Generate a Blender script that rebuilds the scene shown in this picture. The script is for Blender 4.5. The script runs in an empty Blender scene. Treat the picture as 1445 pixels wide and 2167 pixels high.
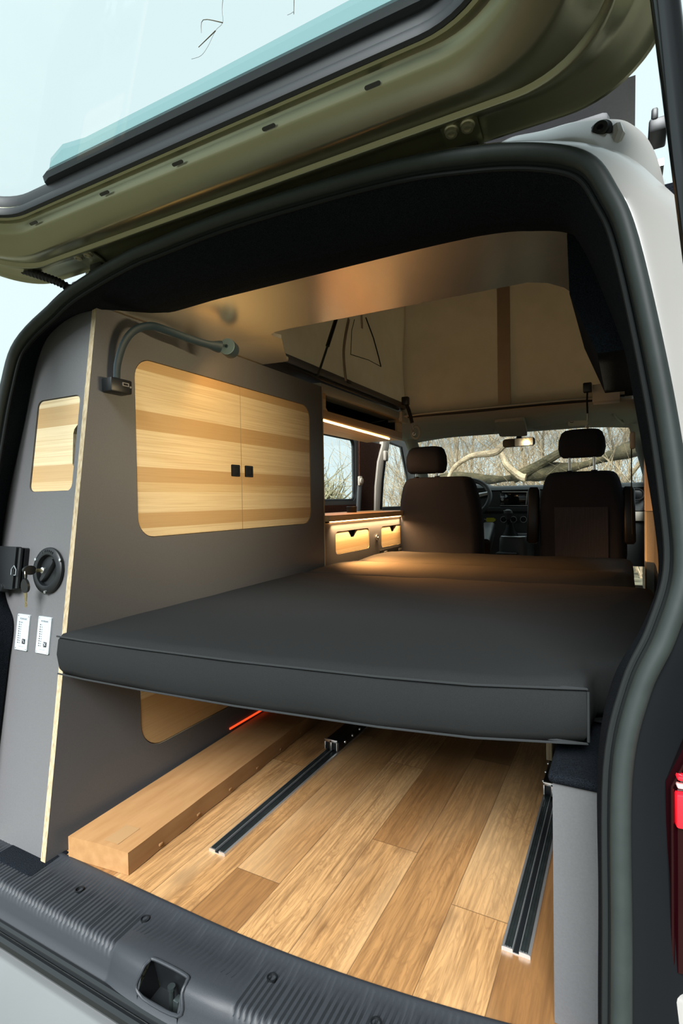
import bpy, bmesh, math, random
from mathutils import Vector, Matrix

# ------------------------------------------------------------------ camera, world, light, exposure
W_PX, H_PX = 1445.0, 2167.0
FOC = 1130.0                                   # focal length in pixels of the 1445x2167 frame
YAW, PITCH, ROLL = .48843, .02073, .01615
CAM = Vector((.66, -.90, .90))
scene = bpy.context.scene
COL = scene.collection

def cam_axes():
    cy, sy, cp, sp, cr, sr = math.cos(YAW), math.sin(YAW), math.cos(PITCH), math.sin(PITCH), math.cos(ROLL), math.sin(ROLL)
    f = Vector((-sy * cp, cy * cp, -sp)); rt = Vector((cy, sy, 0)); dn = f.cross(rt)
    return cr * rt + sr * dn, -sr * rt + cr * dn, f
RT, DN, FW = cam_axes()
cam_d = bpy.data.cameras.new('camera'); cam_o = bpy.data.objects.new('camera', cam_d); COL.objects.link(cam_o)
cam_d.sensor_fit = 'HORIZONTAL'; cam_d.sensor_width = 24.0; cam_d.lens = FOC / W_PX * 24.0
cam_d.clip_start = .02; cam_d.clip_end = 500
M = Matrix.Identity(4)
for i in range(3):
    M[i][0] = RT[i]; M[i][1] = -DN[i]; M[i][2] = -FW[i]; M[i][3] = CAM[i]
cam_o.matrix_world = M
scene.camera = cam_o

world = bpy.data.worlds.new('overcast'); scene.world = world; world.use_nodes = True
wn = world.node_tree; wn.nodes.clear()
w_out = wn.nodes.new('ShaderNodeOutputWorld'); w_bg = wn.nodes.new('ShaderNodeBackground')
w_tc = wn.nodes.new('ShaderNodeTexCoord'); w_dot = wn.nodes.new('ShaderNodeVectorMath'); w_dot.operation = 'DOT_PRODUCT'
w_dot.inputs[1].default_value = Vector((-.42, -.74, .50)).normalized()
w_map = wn.nodes.new('ShaderNodeMapRange'); w_map.interpolation_type = 'SMOOTHSTEP'
w_map.inputs[1].default_value = .18; w_map.inputs[2].default_value = 1.0
w_map.inputs[3].default_value = 1.0; w_map.inputs[4].default_value = 1.4   # the cloud is brightest behind the photographer
w_bg.inputs[0].default_value = (.82, .995, 1.03, 1)
wn.links.new(w_tc.outputs['Generated'], w_dot.inputs[0]); wn.links.new(w_dot.outputs['Value'], w_map.inputs[0])
w_d2 = wn.nodes.new('ShaderNodeVectorMath'); w_d2.operation = 'DOT_PRODUCT'; w_d2.inputs[1].default_value = Vector((.90, -.42, .05)).normalized()
w_m2 = wn.nodes.new('ShaderNodeMapRange'); w_m2.interpolation_type = 'SMOOTHSTEP'        # dims the unseen sky right behind, added to darken the side panel
w_m2.inputs[1].default_value = .15; w_m2.inputs[2].default_value = .9; w_m2.inputs[3].default_value = 1.0; w_m2.inputs[4].default_value = .18
w_mul = wn.nodes.new('ShaderNodeMath'); w_mul.operation = 'MULTIPLY'
wn.links.new(w_tc.outputs['Generated'], w_d2.inputs[0]); wn.links.new(w_d2.outputs['Value'], w_m2.inputs[0])
wn.links.new(w_map.outputs[0], w_mul.inputs[0]); wn.links.new(w_m2.outputs[0], w_mul.inputs[1])
w_d3 = wn.nodes.new('ShaderNodeVectorMath'); w_d3.operation = 'DOT_PRODUCT'; w_d3.inputs[1].default_value = (0, .90, .43)
w_m3 = wn.nodes.new('ShaderNodeMapRange'); w_m3.interpolation_type = 'SMOOTHSTEP'        # dims the unseen sky low behind, added to darken the deep floor
w_m3.inputs[1].default_value = -.97; w_m3.inputs[2].default_value = -.70; w_m3.inputs[3].default_value = .10; w_m3.inputs[4].default_value = 1.0
w_mu3 = wn.nodes.new('ShaderNodeMath'); w_mu3.operation = 'MULTIPLY'
wn.links.new(w_tc.outputs['Generated'], w_d3.inputs[0]); wn.links.new(w_d3.outputs['Value'], w_m3.inputs[0])
wn.links.new(w_mul.outputs[0], w_mu3.inputs[0]); wn.links.new(w_m3.outputs[0], w_mu3.inputs[1])
wn.links.new(w_mu3.outputs[0], w_bg.inputs[1]); wn.links.new(w_bg.outputs[0], w_out.inputs[0])

sun_d = bpy.data.lights.new('overcast_sun', 'SUN'); sun_d.energy = 12.5; sun_d.angle = math.radians(34); sun_d.color = (.96, .99, 1.0)
sun_o = bpy.data.objects.new('overcast_sun', sun_d); COL.objects.link(sun_o)
sun_o.rotation_euler = Vector((-.10, .72, -.68)).to_track_quat('-Z', 'Y').to_euler()

vs = scene.view_settings
scene.display_settings.display_device = 'sRGB'
vs.view_transform = 'Standard'; vs.look = 'None'; vs.gamma = 1.0; vs.use_curve_mapping = False; vs.exposure = 0.0

# ------------------------------------------------------------------ sight-line helpers (a photo point seen on a real plane)
def ray(px, py):
    return (RT * ((px - W_PX / 2) / FOC) + DN * ((py - H_PX / 2) / FOC) + FW).normalized()
def at(px, py, axis, val):
    d = ray(px, py); i = 'xyz'.index(axis)
    return CAM + d * ((val - CAM[i]) / d[i])
def atp(px, py, p0, n):
    d = ray(px, py); p0 = Vector(p0); n = Vector(n)
    return CAM + d * ((p0 - CAM).dot(n) / d.dot(n))
def atl(px, py, a, b=.13):                     # on the leaning rear plane y = a + b z
    return atp(px, py, (0, a, 0), (0, 1, -b))

# ------------------------------------------------------------------ materials
MATS = {}
def nt(name):
    m = bpy.data.materials.new(name); m.use_nodes = True
    t = m.node_tree; t.nodes.clear()
    o = t.nodes.new('ShaderNodeOutputMaterial'); p = t.nodes.new('ShaderNodeBsdfPrincipled')
    t.links.new(p.outputs[0], o.inputs[0])
    MATS[name] = m
    return m, t, p, o
def setp(p, **k):
    for n, v in k.items():
        s = p.inputs[n.replace('_', ' ')]
        s.default_value = (v[0], v[1], v[2], 1) if isinstance(v, (tuple, list)) and len(v) == 3 and s.type == 'RGBA' else v
def objco(t, scale=(1, 1, 1)):
    c = t.nodes.new('ShaderNodeTexCoord'); mp = t.nodes.new('ShaderNodeMapping')
    mp.inputs['Scale'].default_value = scale
    t.links.new(c.outputs['Object'], mp.inputs[0]); return mp.outputs[0]
def noise(t, vec, scale, detail=3, rough=.55):
    n = t.nodes.new('ShaderNodeTexNoise'); n.inputs['Scale'].default_value = scale; n.inputs['Detail'].default_value = detail
    n.inputs['Roughness'].default_value = rough
    t.links.new(vec, n.inputs['Vector']); return n.outputs['Fac']
def ramp(t, fac, stops, interp='LINEAR'):
    r = t.nodes.new('ShaderNodeValToRGB'); r.color_ramp.interpolation = interp
    e = r.color_ramp.elements
    while len(e) > 1: e.remove(e[-1])
    e[0].position = stops[0][0]; e[0].color = (*stops[0][1], 1)
    for pos, c in stops[1:]:
        x = e.new(pos); x.color = (*c, 1)
    t.links.new(fac, r.inputs[0]); return r.outputs[0]
def mth(t, op, a, b=None, c=None):
    n = t.nodes.new('ShaderNodeMath'); n.operation = op
    for i, v in enumerate((a, b, c)):
        if v is None: continue
        if isinstance(v, (int, float)): n.inputs[i].default_value = v
        else: t.links.new(v, n.inputs[i])
    return n.outputs[0]
def mixc(t, fac, a, b, mode='MIX'):
    n = t.nodes.new('ShaderNodeMix'); n.data_type = 'RGBA'; n.blend_type = mode
    for i, v in ((0, fac), (6, a), (7, b)):
        if isinstance(v, (int, float)): n.inputs[i].default_value = v
        elif isinstance(v, tuple): n.inputs[i].default_value = (*v, 1)
        else: t.links.new(v, n.inputs[i])
    return n.outputs[2]
def bump(t, p, h, strength, dist=.001):
    b = t.nodes.new('ShaderNodeBump'); b.inputs['Strength'].default_value = strength; b.inputs['Distance'].default_value = dist
    t.links.new(h, b.inputs['Height']); t.links.new(b.outputs[0], p.inputs['Normal'])
def plain(name, col, rough=.5, metal=0., spec=.5, var=0., vscale=20, bmp=0., bscale=400, bdist=.001, sheen=0., coat=0., em=None, es=0.):
    m, t, p, o = nt(name)
    setp(p, Base_Color=col, Roughness=rough, Metallic=metal)
    p.inputs['Specular IOR Level'].default_value = spec
    if coat: p.inputs['Coat Weight'].default_value = coat; p.inputs['Coat Roughness'].default_value = .08
    if sheen: p.inputs['Sheen Weight'].default_value = sheen; p.inputs['Sheen Roughness'].default_value = .5
    if em: p.inputs['Emission Color'].default_value = (*em, 1); p.inputs['Emission Strength'].default_value = es
    v = objco(t)
    if var:
        f = noise(t, v, vscale, 4)
        lo = tuple(c * (1 - var) for c in col); hi = tuple(min(1, c * (1 + var)) for c in col)
        t.links.new(ramp(t, f, [(.3, lo), (.7, hi)]), p.inputs['Base Color'])
    if bmp: bump(t, p, noise(t, v, bscale, 3), bmp, bdist)
    return m
plain('laminate_grey', (.100, .099, .102), .45, spec=.35, var=.06, vscale=250, bmp=.05, bscale=700)
plain('laminate_dark', (.085, .085, .09), .48, var=.06, vscale=250, bmp=.05, bscale=700)
plain('ceiling_sheet', (.82, .78, .68), .25, metal=.85, spec=.5, var=.03, vscale=250)
plain('fabric_charcoal', (.0175, .0185, .0185), .95, spec=.04, var=.18, vscale=900, bmp=.35, bscale=1500)
plain('fabric_piping', (.022, .024, .025), .9, spec=.2, bmp=.3, bscale=1500)
plain('carpet_black', (.008, .010, .013), 1.0, spec=.05, var=.8, vscale=520, bmp=1.0, bscale=520, bdist=.004)
plain('rubber_seal', (.018, .024, .0225), .58, spec=.3, var=.12, vscale=30)
plain('rubber_matt', (.008, .010, .010), .75, spec=.2)
plain('trim_matt', (.0035, .0045, .0055), .85, spec=.12)
plain('rubber_black', (.006, .007, .008), .5, spec=.3)
plain('sill_plastic', (.020, .023, .027), .50, spec=.35, var=.1, vscale=600, bmp=.25, bscale=1400)
plain('paint_bumper_shaded', (.11, .115, .115), .35, spec=.5, coat=.2, var=.02, vscale=8)  # bumper paint darkened to stand for the shade over it
plain('plastic_black', (.006, .007, .008), .42, spec=.4, bmp=.08, bscale=900)
plain('plastic_gloss', (.008, .009, .010), .12, spec=.5)
plain('plastic_grey', (.055, .06, .06), .5, spec=.5, bmp=.1, bscale=900)
plain('plastic_beige', (.42, .38, .31), .6, spec=.4, bmp=.1, bscale=700)
plain('headliner', (.30, .31, .275), .9, spec=.2, var=.08, vscale=300, bmp=.2, bscale=800)
plain('paint_beige', (.25, .24, .225), .30, spec=.5, coat=.4, var=.02, vscale=8)
plain('paint_inner', (.27, .27, .18), .30, metal=.85, spec=.5, var=.05, vscale=5)
plain('metal_bright', (.78, .78, .78), .28, metal=1)
plain('aluminium', (.74, .75, .75), .38, metal=.9)
plain('steel_dark', (.09, .11, .11), .34, metal=.85, var=.2, vscale=40)
plain('bolt_metal', (.40, .38, .28), .38, metal=.7)
plain('brass', (.42, .36, .20), .32, metal=.9)
plain('white_plate', (.36, .40, .42), .4, spec=.4)
plain('print_grey', (.22, .25, .27), .6)
plain('print_black', (.02, .02, .022), .5)
plain('card_tape', (.30, .175, .080), .35, spec=.4)
plain('tag_yellow', (.62, .60, .03), .4)
plain('led_warm', (1, .7, .4), .5, em=(1.0, .52, .20), es=22.0)
plain('fill_glow', (1, .85, .6), .5, em=(1.0, .80, .47), es=3.0)
plain('red_glow', (.8, .08, .02), .5, em=(1.0, .07, .015), es=1.3)
plain('lamp_blue_grey', (.20, .28, .30), .5, spec=.4)
plain('lamp_strap', (.016, .034, .046), .55, spec=.4, bmp=.1, bscale=900)
plain('screen_glass', (.006, .007, .008), .08, spec=.6)
plain('tail_red_dark', (.010, .0010, .0018), .16, spec=.3, coat=.15)
plain('tail_red_lit', (.8, .01, .02), .2, spec=.5, coat=1.0, em=(1.0, .01, .02), es=.9)
plain('tail_pink', (.75, .45, .42), .25, spec=.5, coat=.6)
plain('brown_felt', (.050, .022, .014), 1.0, spec=.1, var=.35, vscale=90, bmp=.6, bscale=500, bdist=.003)
plain('ground_soil', (.11, .105, .07), .95, spec=.1, var=.5, vscale=3, bmp=.5, bscale=30, bdist=.05)
plain('mirror_face', (.75, .77, .70), .06, metal=1)
plain('sticker_cream', (.50, .46, .34), .6)
plain('strap_black', (.008, .009, .009), .8, spec=.2)

def canvas_mat():
    m, t, p, o = nt('tent_canvas')
    setp(p, Base_Color=(.32, .28, .22), Roughness=.9); p.inputs['Specular IOR Level'].default_value = .2
    v = objco(t)
    t.links.new(ramp(t, noise(t, v, 7, 5), [(.3, (.39, .32, .23)), (.7, (.45, .375, .275))]), p.inputs['Base Color'])
    w = t.nodes.new('ShaderNodeMapping'); w.inputs['Scale'].default_value = (1, 1, .25); t.links.new(v, w.inputs[0])
    h = mth(t, 'ADD', noise(t, w.outputs[0], 6, 3), mth(t, 'MULTIPLY', noise(t, v, 900, 2), .02))
    bump(t, p, h, .5, .03)
    tr = t.nodes.new('ShaderNodeBsdfTranslucent'); tr.inputs[0].default_value = (.30, .20, .10, 1)
    mx = t.nodes.new('ShaderNodeMixShader'); mx.inputs[0].default_value = .30
    t.links.new(p.outputs[0], mx.inputs[1]); t.links.new(tr.outputs[0], mx.inputs[2]); t.links.new(mx.outputs[0], o.inputs[0])
canvas_mat()
def glass_mat(name, tint, refl=.06):
    m, t, p, o = nt(name); t.nodes.remove(p)
    tr = t.nodes.new('ShaderNodeBsdfTransparent'); tr.inputs[0].default_value = (*tint, 1)
    gl = t.nodes.new('ShaderNodeBsdfGlossy'); gl.inputs[1].default_value = .02
    lw = t.nodes.new('ShaderNodeLayerWeight'); lw.inputs[0].default_value = .5
    fac = mth(t, 'ADD', mth(t, 'MULTIPLY', mth(t, 'POWER', lw.outputs['Facing'], 5.0), .45), .03)
    mx = t.nodes.new('ShaderNodeMixShader')
    t.links.new(fac, mx.inputs[0]); t.links.new(tr.outputs[0], mx.inputs[1]); t.links.new(gl.outputs[0], mx.inputs[2])
    t.links.new(mx.outputs[0], o.inputs[0])
glass_mat('glass', (.97, .985, .98)); glass_mat('clear_acrylic', (.72, .86, .86))

PALE, TAN, MID = (.66, .53, .325), (.47, .31, .145), (.57, .42, .225)
def wood_mat(name, axis, mul=1.0):
    """light ash veneer in horizontal strips, grain running along `axis`"""
    m, t, p, o = nt(name)
    setp(p, Roughness=.42); p.inputs['Specular IOR Level'].default_value = .4
    c = t.nodes.new('ShaderNodeTexCoord'); s = t.nodes.new('ShaderNodeSeparateXYZ'); t.links.new(c.outputs['Object'], s.inputs[0])
    z = s.outputs[2]
    k = lambda col: tuple(q * mul for q in col)
    S = [(0, PALE), (.06, TAN), (.14, MID), (.15, TAN), (.305, PALE), (.46, MID), (.60, PALE), (.645, MID), (.69, PALE), (.825, TAN), (.868, PALE), (.935, MID),
         (.965, TAN), (1.008, PALE), (1.120, TAN), (1.178, PALE), (1.302, TAN), (1.345, PALE), (1.40, TAN)]
    base = ramp(t, mth(t, 'MULTIPLY', z, 1 / 1.5), [(a / 1.5, k(col)) for a, col in S], 'CONSTANT')
    sc = (3, 60, 260) if axis == 'x' else (60, 3, 260)
    gr = noise(t, objco(t, sc), 1.0, 5, .6)
    wide = noise(t, objco(t, (1.2, 8, 55) if axis == 'x' else (8, 1.2, 55)), 1.0, 3)
    col = mixc(t, mth(t, 'MULTIPLY', ramp(t, gr, [(.45, (0, 0, 0)), (.70, (1, 1, 1))]), .45), base, k((.36, .21, .09)))
    col = mixc(t, mth(t, 'MULTIPLY', ramp(t, wide, [(.50, (0, 0, 0)), (.75, (1, 1, 1))]), .5), col, k(TAN))
    t.links.new(col, p.inputs['Base Color'])
    bump(t, p, gr, .08, .0006)
wood_mat('wood_along', 'y'); wood_mat('wood_across', 'x')
def ply_mat():
    m, t, p, o = nt('plywood_edge')
    setp(p, Roughness=.6)
    g = noise(t, objco(t, (420, 420, 3)), 1.0, 2)
    t.links.new(ramp(t, g, [(.36, (.24, .175, .095)), (.5, (.36, .285, .175)), (.66, (.41, .34, .22))]), p.inputs['Base Color'])
ply_mat()
def floor_mat():
    m, t, p, o = nt('oak_laminate')
    setp(p, Roughness=.40); p.inputs['Specular IOR Level'].default_value = .45
    c = t.nodes.new('ShaderNodeTexCoord'); s = t.nodes.new('ShaderNodeSeparateXYZ'); t.links.new(c.outputs['Object'], s.inputs[0])
    x, y = s.outputs[0], s.outputs[1]
    u = mth(t, 'DIVIDE', mth(t, 'ADD', x, .9453), .126); row = mth(t, 'FLOOR', u); fu = mth(t, 'FRACT', u)
    # end joint of every strip (strips 4..11 lie between the cabinets)
    joint = ramp(t, mth(t, 'DIVIDE', mth(t, 'ADD', row, .5), 16), [(i / 16, (v, v, v)) for i, v in
        enumerate((.1, .5, .8, .3, .62, .93, .12, .78, .37, .93, .24, .55, .8, .1, .4, .7))], 'CONSTANT')
    v = mth(t, 'DIVIDE', mth(t, 'SUBTRACT', mth(t, 'ADD', y, 4.0), joint), 1.0); cel = mth(t, 'FLOOR', v); fv = mth(t, 'FRACT', v)
    cv = t.nodes.new('ShaderNodeCombineXYZ'); t.links.new(row, cv.inputs[0]); t.links.new(cel, cv.inputs[1])
    wnz = t.nodes.new('ShaderNodeTexWhiteNoise'); wnz.noise_dimensions = '3D'; t.links.new(cv.outputs[0], wnz.inputs['Vector'])
    rnd = wnz.outputs['Value']
    base = ramp(t, rnd, [(0, (.15, .070, .024)), (.35, (.25, .122, .043)), (.65, (.35, .185, .070)), (1, (.46, .272, .118))])
    off = t.nodes.new('ShaderNodeVectorMath'); off.operation = 'ADD'
    mp = objco(t, (1, 1, 1)); sc2 = t.nodes.new('ShaderNodeVectorMath'); sc2.operation = 'SCALE'; sc2.inputs[3].default_value = 3.7
    t.links.new(wnz.outputs['Color'], sc2.inputs[0]); t.links.new(mp, off.inputs[0]); t.links.new(sc2.outputs[0], off.inputs[1])
    def sv(sx, sy):
        q = t.nodes.new('ShaderNodeMapping'); q.inputs['Scale'].default_value = (sx, sy, 1); t.links.new(off.outputs[0], q.inputs[0]); return q.outputs[0]
    fine = noise(t, sv(150, 6), 1.0, 6, .65)
    fig = t.nodes.new('ShaderNodeTexNoise'); fig.inputs['Scale'].default_value = 1.0; fig.inputs['Detail'].default_value = 4; fig.inputs['Distortion'].default_value = 2.2
    t.links.new(sv(16, 2.6), fig.inputs['Vector'])
    rings = mth(t, 'SINE', mth(t, 'MULTIPLY', fig.outputs['Fac'], 55))
    knots = noise(t, sv(11, 5), 1.0, 3, .5)
    col = mixc(t, mth(t, 'MULTIPLY', ramp(t, fine, [(.40, (0, 0, 0)), (.66, (1, 1, 1))]), .75), base, (.12, .058, .022))
    col = mixc(t, mth(t, 'MULTIPLY', ramp(t, rings, [(.3, (0, 0, 0)), (1.0, (1, 1, 1))]), .40), col, (.16, .078, .030))
    col = mixc(t, mth(t, 'MULTIPLY', ramp(t, knots, [(.58, (0, 0, 0)), (.76, (1, 1, 1))]), .75), col, (.09, .042, .018))
    col = mixc(t, mth(t, 'MULTIPLY', ramp(t, noise(t, sv(5, 1.2), 1.0, 2), [(.45, (0, 0, 0)), (.7, (1, 1, 1))]), .35), col, (.58, .39, .20))
    gx = mth(t, 'LESS_THAN', mth(t, 'MULTIPLY', mth(t, 'MINIMUM', fu, mth(t, 'SUBTRACT', 1.0, fu)), .126), .0009)
    gy = mth(t, 'LESS_THAN', mth(t, 'MINIMUM', fv, mth(t, 'SUBTRACT', 1.0, fv)), .0011)
    gap = mth(t, 'MAXIMUM', gx, gy)
    col = mixc(t, mth(t, 'MULTIPLY', gap, .75), col, (.09, .045, .02))
    t.links.new(col, p.inputs['Base Color'])
    bump(t, p, mth(t, 'SUBTRACT', mth(t, 'MULTIPLY', fine, .4), gap), .18, .0008)
floor_mat()
def card_mat():
    m, t, p, o = nt('cardboard'); setp(p, Roughness=.75); p.inputs['Specular IOR Level'].default_value = .25
    f = noise(t, objco(t, (40, 6, 40)), 1.0, 4)
    t.links.new(ramp(t, f, [(.3, (.26, .132, .050)), (.7, (.32, .175, .072))]), p.inputs['Base Color'])
    bump(t, p, noise(t, objco(t, (500, 500, 500)), 1.0, 2), .1, .001)
card_mat()
def bark_mat(name, a, b, c):
    m, t, p, o = nt(name); setp(p, Roughness=.95); p.inputs['Specular IOR Level'].default_value = .1
    f = noise(t, objco(t, (5, 5, 5)), 1.0, 6, .7)
    t.links.new(ramp(t, f, [(.3, a), (.5, b), (.72, c)]), p.inputs['Base Color'])
    bump(t, p, f, .8, .08)
bark_mat('bark_mossy', (.020, .018, .010), (.055, .048, .026), (.12, .095, .05))
bark_mat('bark_tan', (.16, .12, .075), (.34, .27, .17), (.50, .41, .27))
bark_mat('hedge_twigs', (.10, .09, .055), (.24, .22, .13), (.38, .35, .22))
def knit_mat():
    m, t, p, o = nt('seat_knit'); setp(p, Roughness=.9); p.inputs['Specular IOR Level'].default_value = .2
    c = t.nodes.new('ShaderNodeTexCoord'); s = t.nodes.new('ShaderNodeSeparateXYZ'); t.links.new(c.outputs['Object'], s.inputs[0])
    st = mth(t, 'SINE', mth(t, 'MULTIPLY', s.outputs[0], 1100))
    t.links.new(ramp(t, st, [(.2, (.030, .034, .048)), (.8, (.070, .076, .095))]), p.inputs['Base Color'])
    bump(t, p, st, .3, .002)
knit_mat()
plain('seat_cloth', (.026, .029, .038), .95, spec=.05, var=.15, vscale=500, bmp=.25, bscale=900)

# ------------------------------------------------------------------ mesh helpers
def cr(pts, n=8, closed=False):
    """Catmull-Rom through pts"""
    P = [Vector(p) for p in pts]; N = len(P); out = []
    for i in range(N if closed else N - 1):
        g = lambda k: P[k % N] if closed else P[max(0, min(N - 1, k))]
        a, b, c, d = g(i - 1), g(i), g(i + 1), g(i + 2)
        for j in range(n):
            u = j / n
            out.append(.5 * ((2 * b) + (c - a) * u + (2 * a - 5 * b + 4 * c - d) * u * u + (3 * b - a - 3 * c + d) * u ** 3))
    if not closed: out.append(P[-1])
    return out
def rrect(x0, y0, x1, y1, r, n=6):
    """rounded rectangle, counter-clockwise 2D"""
    r = min(r, (x1 - x0) / 2 - 1e-5, (y1 - y0) / 2 - 1e-5); out = []
    for cx, cy, a0 in ((x1 - r, y0 + r, -90), (x1 - r, y1 - r, 0), (x0 + r, y1 - r, 90), (x0 + r, y0 + r, 180)):
        for i in range(n + 1):
            a = math.radians(a0 + 90 * i / n); out.append((cx + r * math.cos(a), cy + r * math.sin(a)))
    return out
class MB:
    def __init__(s): s.bm = bmesh.new()
    def box(s, lo, hi, bev=0., seg=2, mat=0, rot=None, piv=None):
        lo = Vector(lo); hi = Vector(hi)
        r = bmesh.ops.create_cube(s.bm, size=1); vs_ = r['verts']; c = (lo + hi) / 2; d = hi - lo
        for v in vs_: v.co = Vector((v.co.x * d.x, v.co.y * d.y, v.co.z * d.z)) + c
        if bev:
            es = list({e for v in vs_ for e in v.link_edges})
            rr = bmesh.ops.bevel(s.bm, geom=es, offset=min(bev, min(d) * .49), segments=seg, profile=.5, affect='EDGES')
            vs_ = list({v for f in rr['faces'] for v in f.verts} | {v for v in vs_ if v.is_valid})
        fs = {f for v in vs_ for f in v.link_faces}
        for f in fs: f.material_index = mat
        if rot is not None:
            pv = Vector(piv) if piv is not None else c
            for v in vs_: v.co = rot @ (v.co - pv) + pv
        return s
    def tube(s, pts, rad, seg=10, mat=0, closed=False, flat=None, caps=True):
        P = [Vector(p) for p in pts]; N = len(P); rings = []
        R = rad if isinstance(rad, list) else [rad] * N
        up = None
        for i, p in enumerate(P):
            if closed: d = P[(i + 1) % N] - P[i - 1]
            else: d = P[min(N - 1, i + 1)] - P[max(0, i - 1)]
            if d.length < 1e-9: d = Vector((0, 0, 1))
            d.normalize()
            if up is None: up = Vector((0, 0, 1)) if abs(d.z) < .9 else Vector((1, 0, 0))
            if flat: up = Vector(flat)
            a = (up - d * up.dot(d))
            if a.length < 1e-6: a = d.orthogonal()
            a.normalize(); b = d.cross(a)
            if not flat: up = a
            rx, ry = R[i] if isinstance(R[i], (tuple, list)) else (R[i], R[i])
            rings.append([s.bm.verts.new(p + a * rx * math.cos(2 * math.pi * k / seg) + b * ry * math.sin(2 * math.pi * k / seg)) for k in range(seg)])
        for i in range(N if closed else N - 1):
            A, B = rings[i], rings[(i + 1) % N]
            for k in range(seg):
                f = s.bm.faces.new((A[k], A[(k + 1) % seg], B[(k + 1) % seg], B[k])); f.material_index = mat
        if not closed and caps:
            for r_ in (rings[0][::-1], rings[-1]):
                f = s.bm.faces.new(r_); f.material_index = mat
        return s
    def loft(s, rings, mat=0, caps=True, closed=True):
        V = [[s.bm.verts.new(p) for p in r] for r in rings]; n = len(V[0])
        for i in range(len(V) - 1):
            for k in range(n if closed else n - 1):
                f = s.bm.faces.new((V[i][k], V[i][(k + 1) % n], V[i + 1][(k + 1) % n], V[i + 1][k])); f.material_index = mat
        if caps and closed:
            for r in (V[0][::-1], V[-1]):
                f = s.bm.faces.new(r); f.material_index = mat
        return s
    def prism(s, outer, holes, O, U, V, depth, mat=0, emat=None):
        """polygon (with holes) in the plane O + u U + v V, extruded by `depth` along U x V"""
        O, U, V = Vector(O), Vector(U), Vector(V); Nn = U.cross(V).normalized() * depth
        loops = [outer] + list(holes); es = []; bv = []
        for L in loops:
            vv = [s.bm.verts.new(O + U * a + V * b) for a, b in L]; bv.append(vv)
            es += [s.bm.edges.new((vv[i], vv[(i + 1) % len(vv)])) for i in range(len(vv))]
        if holes:
            g = bmesh.ops.triangle_fill(s.bm, edges=es, use_beauty=True, use_dissolve=False, normal=Nn.normalized())
            fs = [f for f in g['geom'] if isinstance(f, bmesh.types.BMFace)]
        else: fs = [s.bm.faces.new(bv[0])]
        for f in fs: f.material_index = mat
        mp = {}
        for L in bv:
            for v in L: mp[v] = s.bm.verts.new(v.co + Nn)
        for f in fs:
            q = s.bm.faces.new([mp[v] for v in f.verts][::-1]); q.material_index = mat
        for L in bv:
            for i in range(len(L)):
                a, b = L[i], L[(i + 1) % len(L)]
                q = s.bm.faces.new((a, mp[a], mp[b], b)); q.material_index = mat if emat is None else emat
        return s
    def lathe(s, prof, O, axis, seg=24, mat=0):
        """prof: (radius, height) along axis"""
        O = Vector(O); ax = Vector(axis).normalized(); a = ax.orthogonal().normalized(); b = ax.cross(a)
        s.loft([[O + ax * h + (a * math.cos(2 * math.pi * k / seg) + b * math.sin(2 * math.pi * k / seg)) * max(r, 1e-5) for k in range(seg)] for r, h in prof], mat)
        return s
    def grid(s, rows, mat=0, skip=None):
        V = [[s.bm.verts.new(p) for p in r] for r in rows]
        for i in range(len(V) - 1):
            for k in range(len(V[0]) - 1):
                if skip and skip(i, k): continue
                f = s.bm.faces.new((V[i][k], V[i][k + 1], V[i + 1][k + 1], V[i + 1][k])); f.material_index = mat
        return s
    def build(s, name, mats, parent=None, smooth=35, solid=0.):
        bmesh.ops.recalc_face_normals(s.bm, faces=s.bm.faces)
        me = bpy.data.meshes.new(name); s.bm.to_mesh(me); s.bm.free()
        for m in (mats if isinstance(mats, (list, tuple)) else [mats]): me.materials.append(MATS[m])
        if smooth is not None:
            me.polygons.foreach_set('use_smooth', [True] * len(me.polygons))
            try: me.set_sharp_from_angle(angle=math.radians(smooth))
            except Exception: pass
        o = bpy.data.objects.new(name, me); COL.objects.link(o)
        if solid:
            md = o.modifiers.new('thickness', 'SOLIDIFY'); md.thickness = solid; md.offset = 0
        if parent is not None: put(o, parent)
        return o
def put(o, parent):
    o.parent = parent
    q = parent; T = Matrix.Identity(4)
    while q is not None:
        T = (Matrix.Translation(q.location) if q.type == 'EMPTY' else Matrix.Identity(4)) @ T
        q = None
    o.matrix_parent_inverse = T.inverted()
def thing(name, label, cat, loc, group=None):
    o = bpy.data.objects.new(name, None); COL.objects.link(o); o.location = loc; o.empty_display_size = .05
    return tag(o, label, cat, group)
def tag(o, label=None, cat=None, group=None, kind=None):
    if label: o['label'] = label
    if cat: o['category'] = cat
    if group: o['group'] = group
    if kind: o['kind'] = kind
    return o
def struct(o): o['kind'] = 'structure'; return o
X, Y, Z = Vector((1, 0, 0)), Vector((0, 1, 0)), Vector((0, 0, 1))
def text_mesh(body, size, O, U, V, mat, parent, name='lettering', lift=.0006, align='CENTER'):
    cu = bpy.data.curves.new('txt', 'FONT'); cu.body = body; cu.size = size; cu.extrude = .0002
    cu.align_x = align; cu.align_y = 'CENTER'
    tmp = bpy.data.objects.new('txt', cu); COL.objects.link(tmp)
    bpy.context.view_layer.update()
    me = bpy.data.meshes.new_from_object(tmp.evaluated_get(bpy.context.evaluated_depsgraph_get()))
    COL.objects.unlink(tmp); bpy.data.objects.remove(tmp); bpy.data.curves.remove(cu)
    U = Vector(U).normalized(); V = Vector(V).normalized(); N = U.cross(V)
    for v in me.vertices: v.co = Vector(O) + U * v.co.x + V * v.co.y + N * (v.co.z + lift)
    me.materials.clear(); me.materials.append(MATS[mat])
    o = bpy.data.objects.new(name, me); COL.objects.link(o)
    if parent is not None: put(o, parent)
    return o
def lean_y(z, a=-.089): return a + .132 * z

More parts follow.
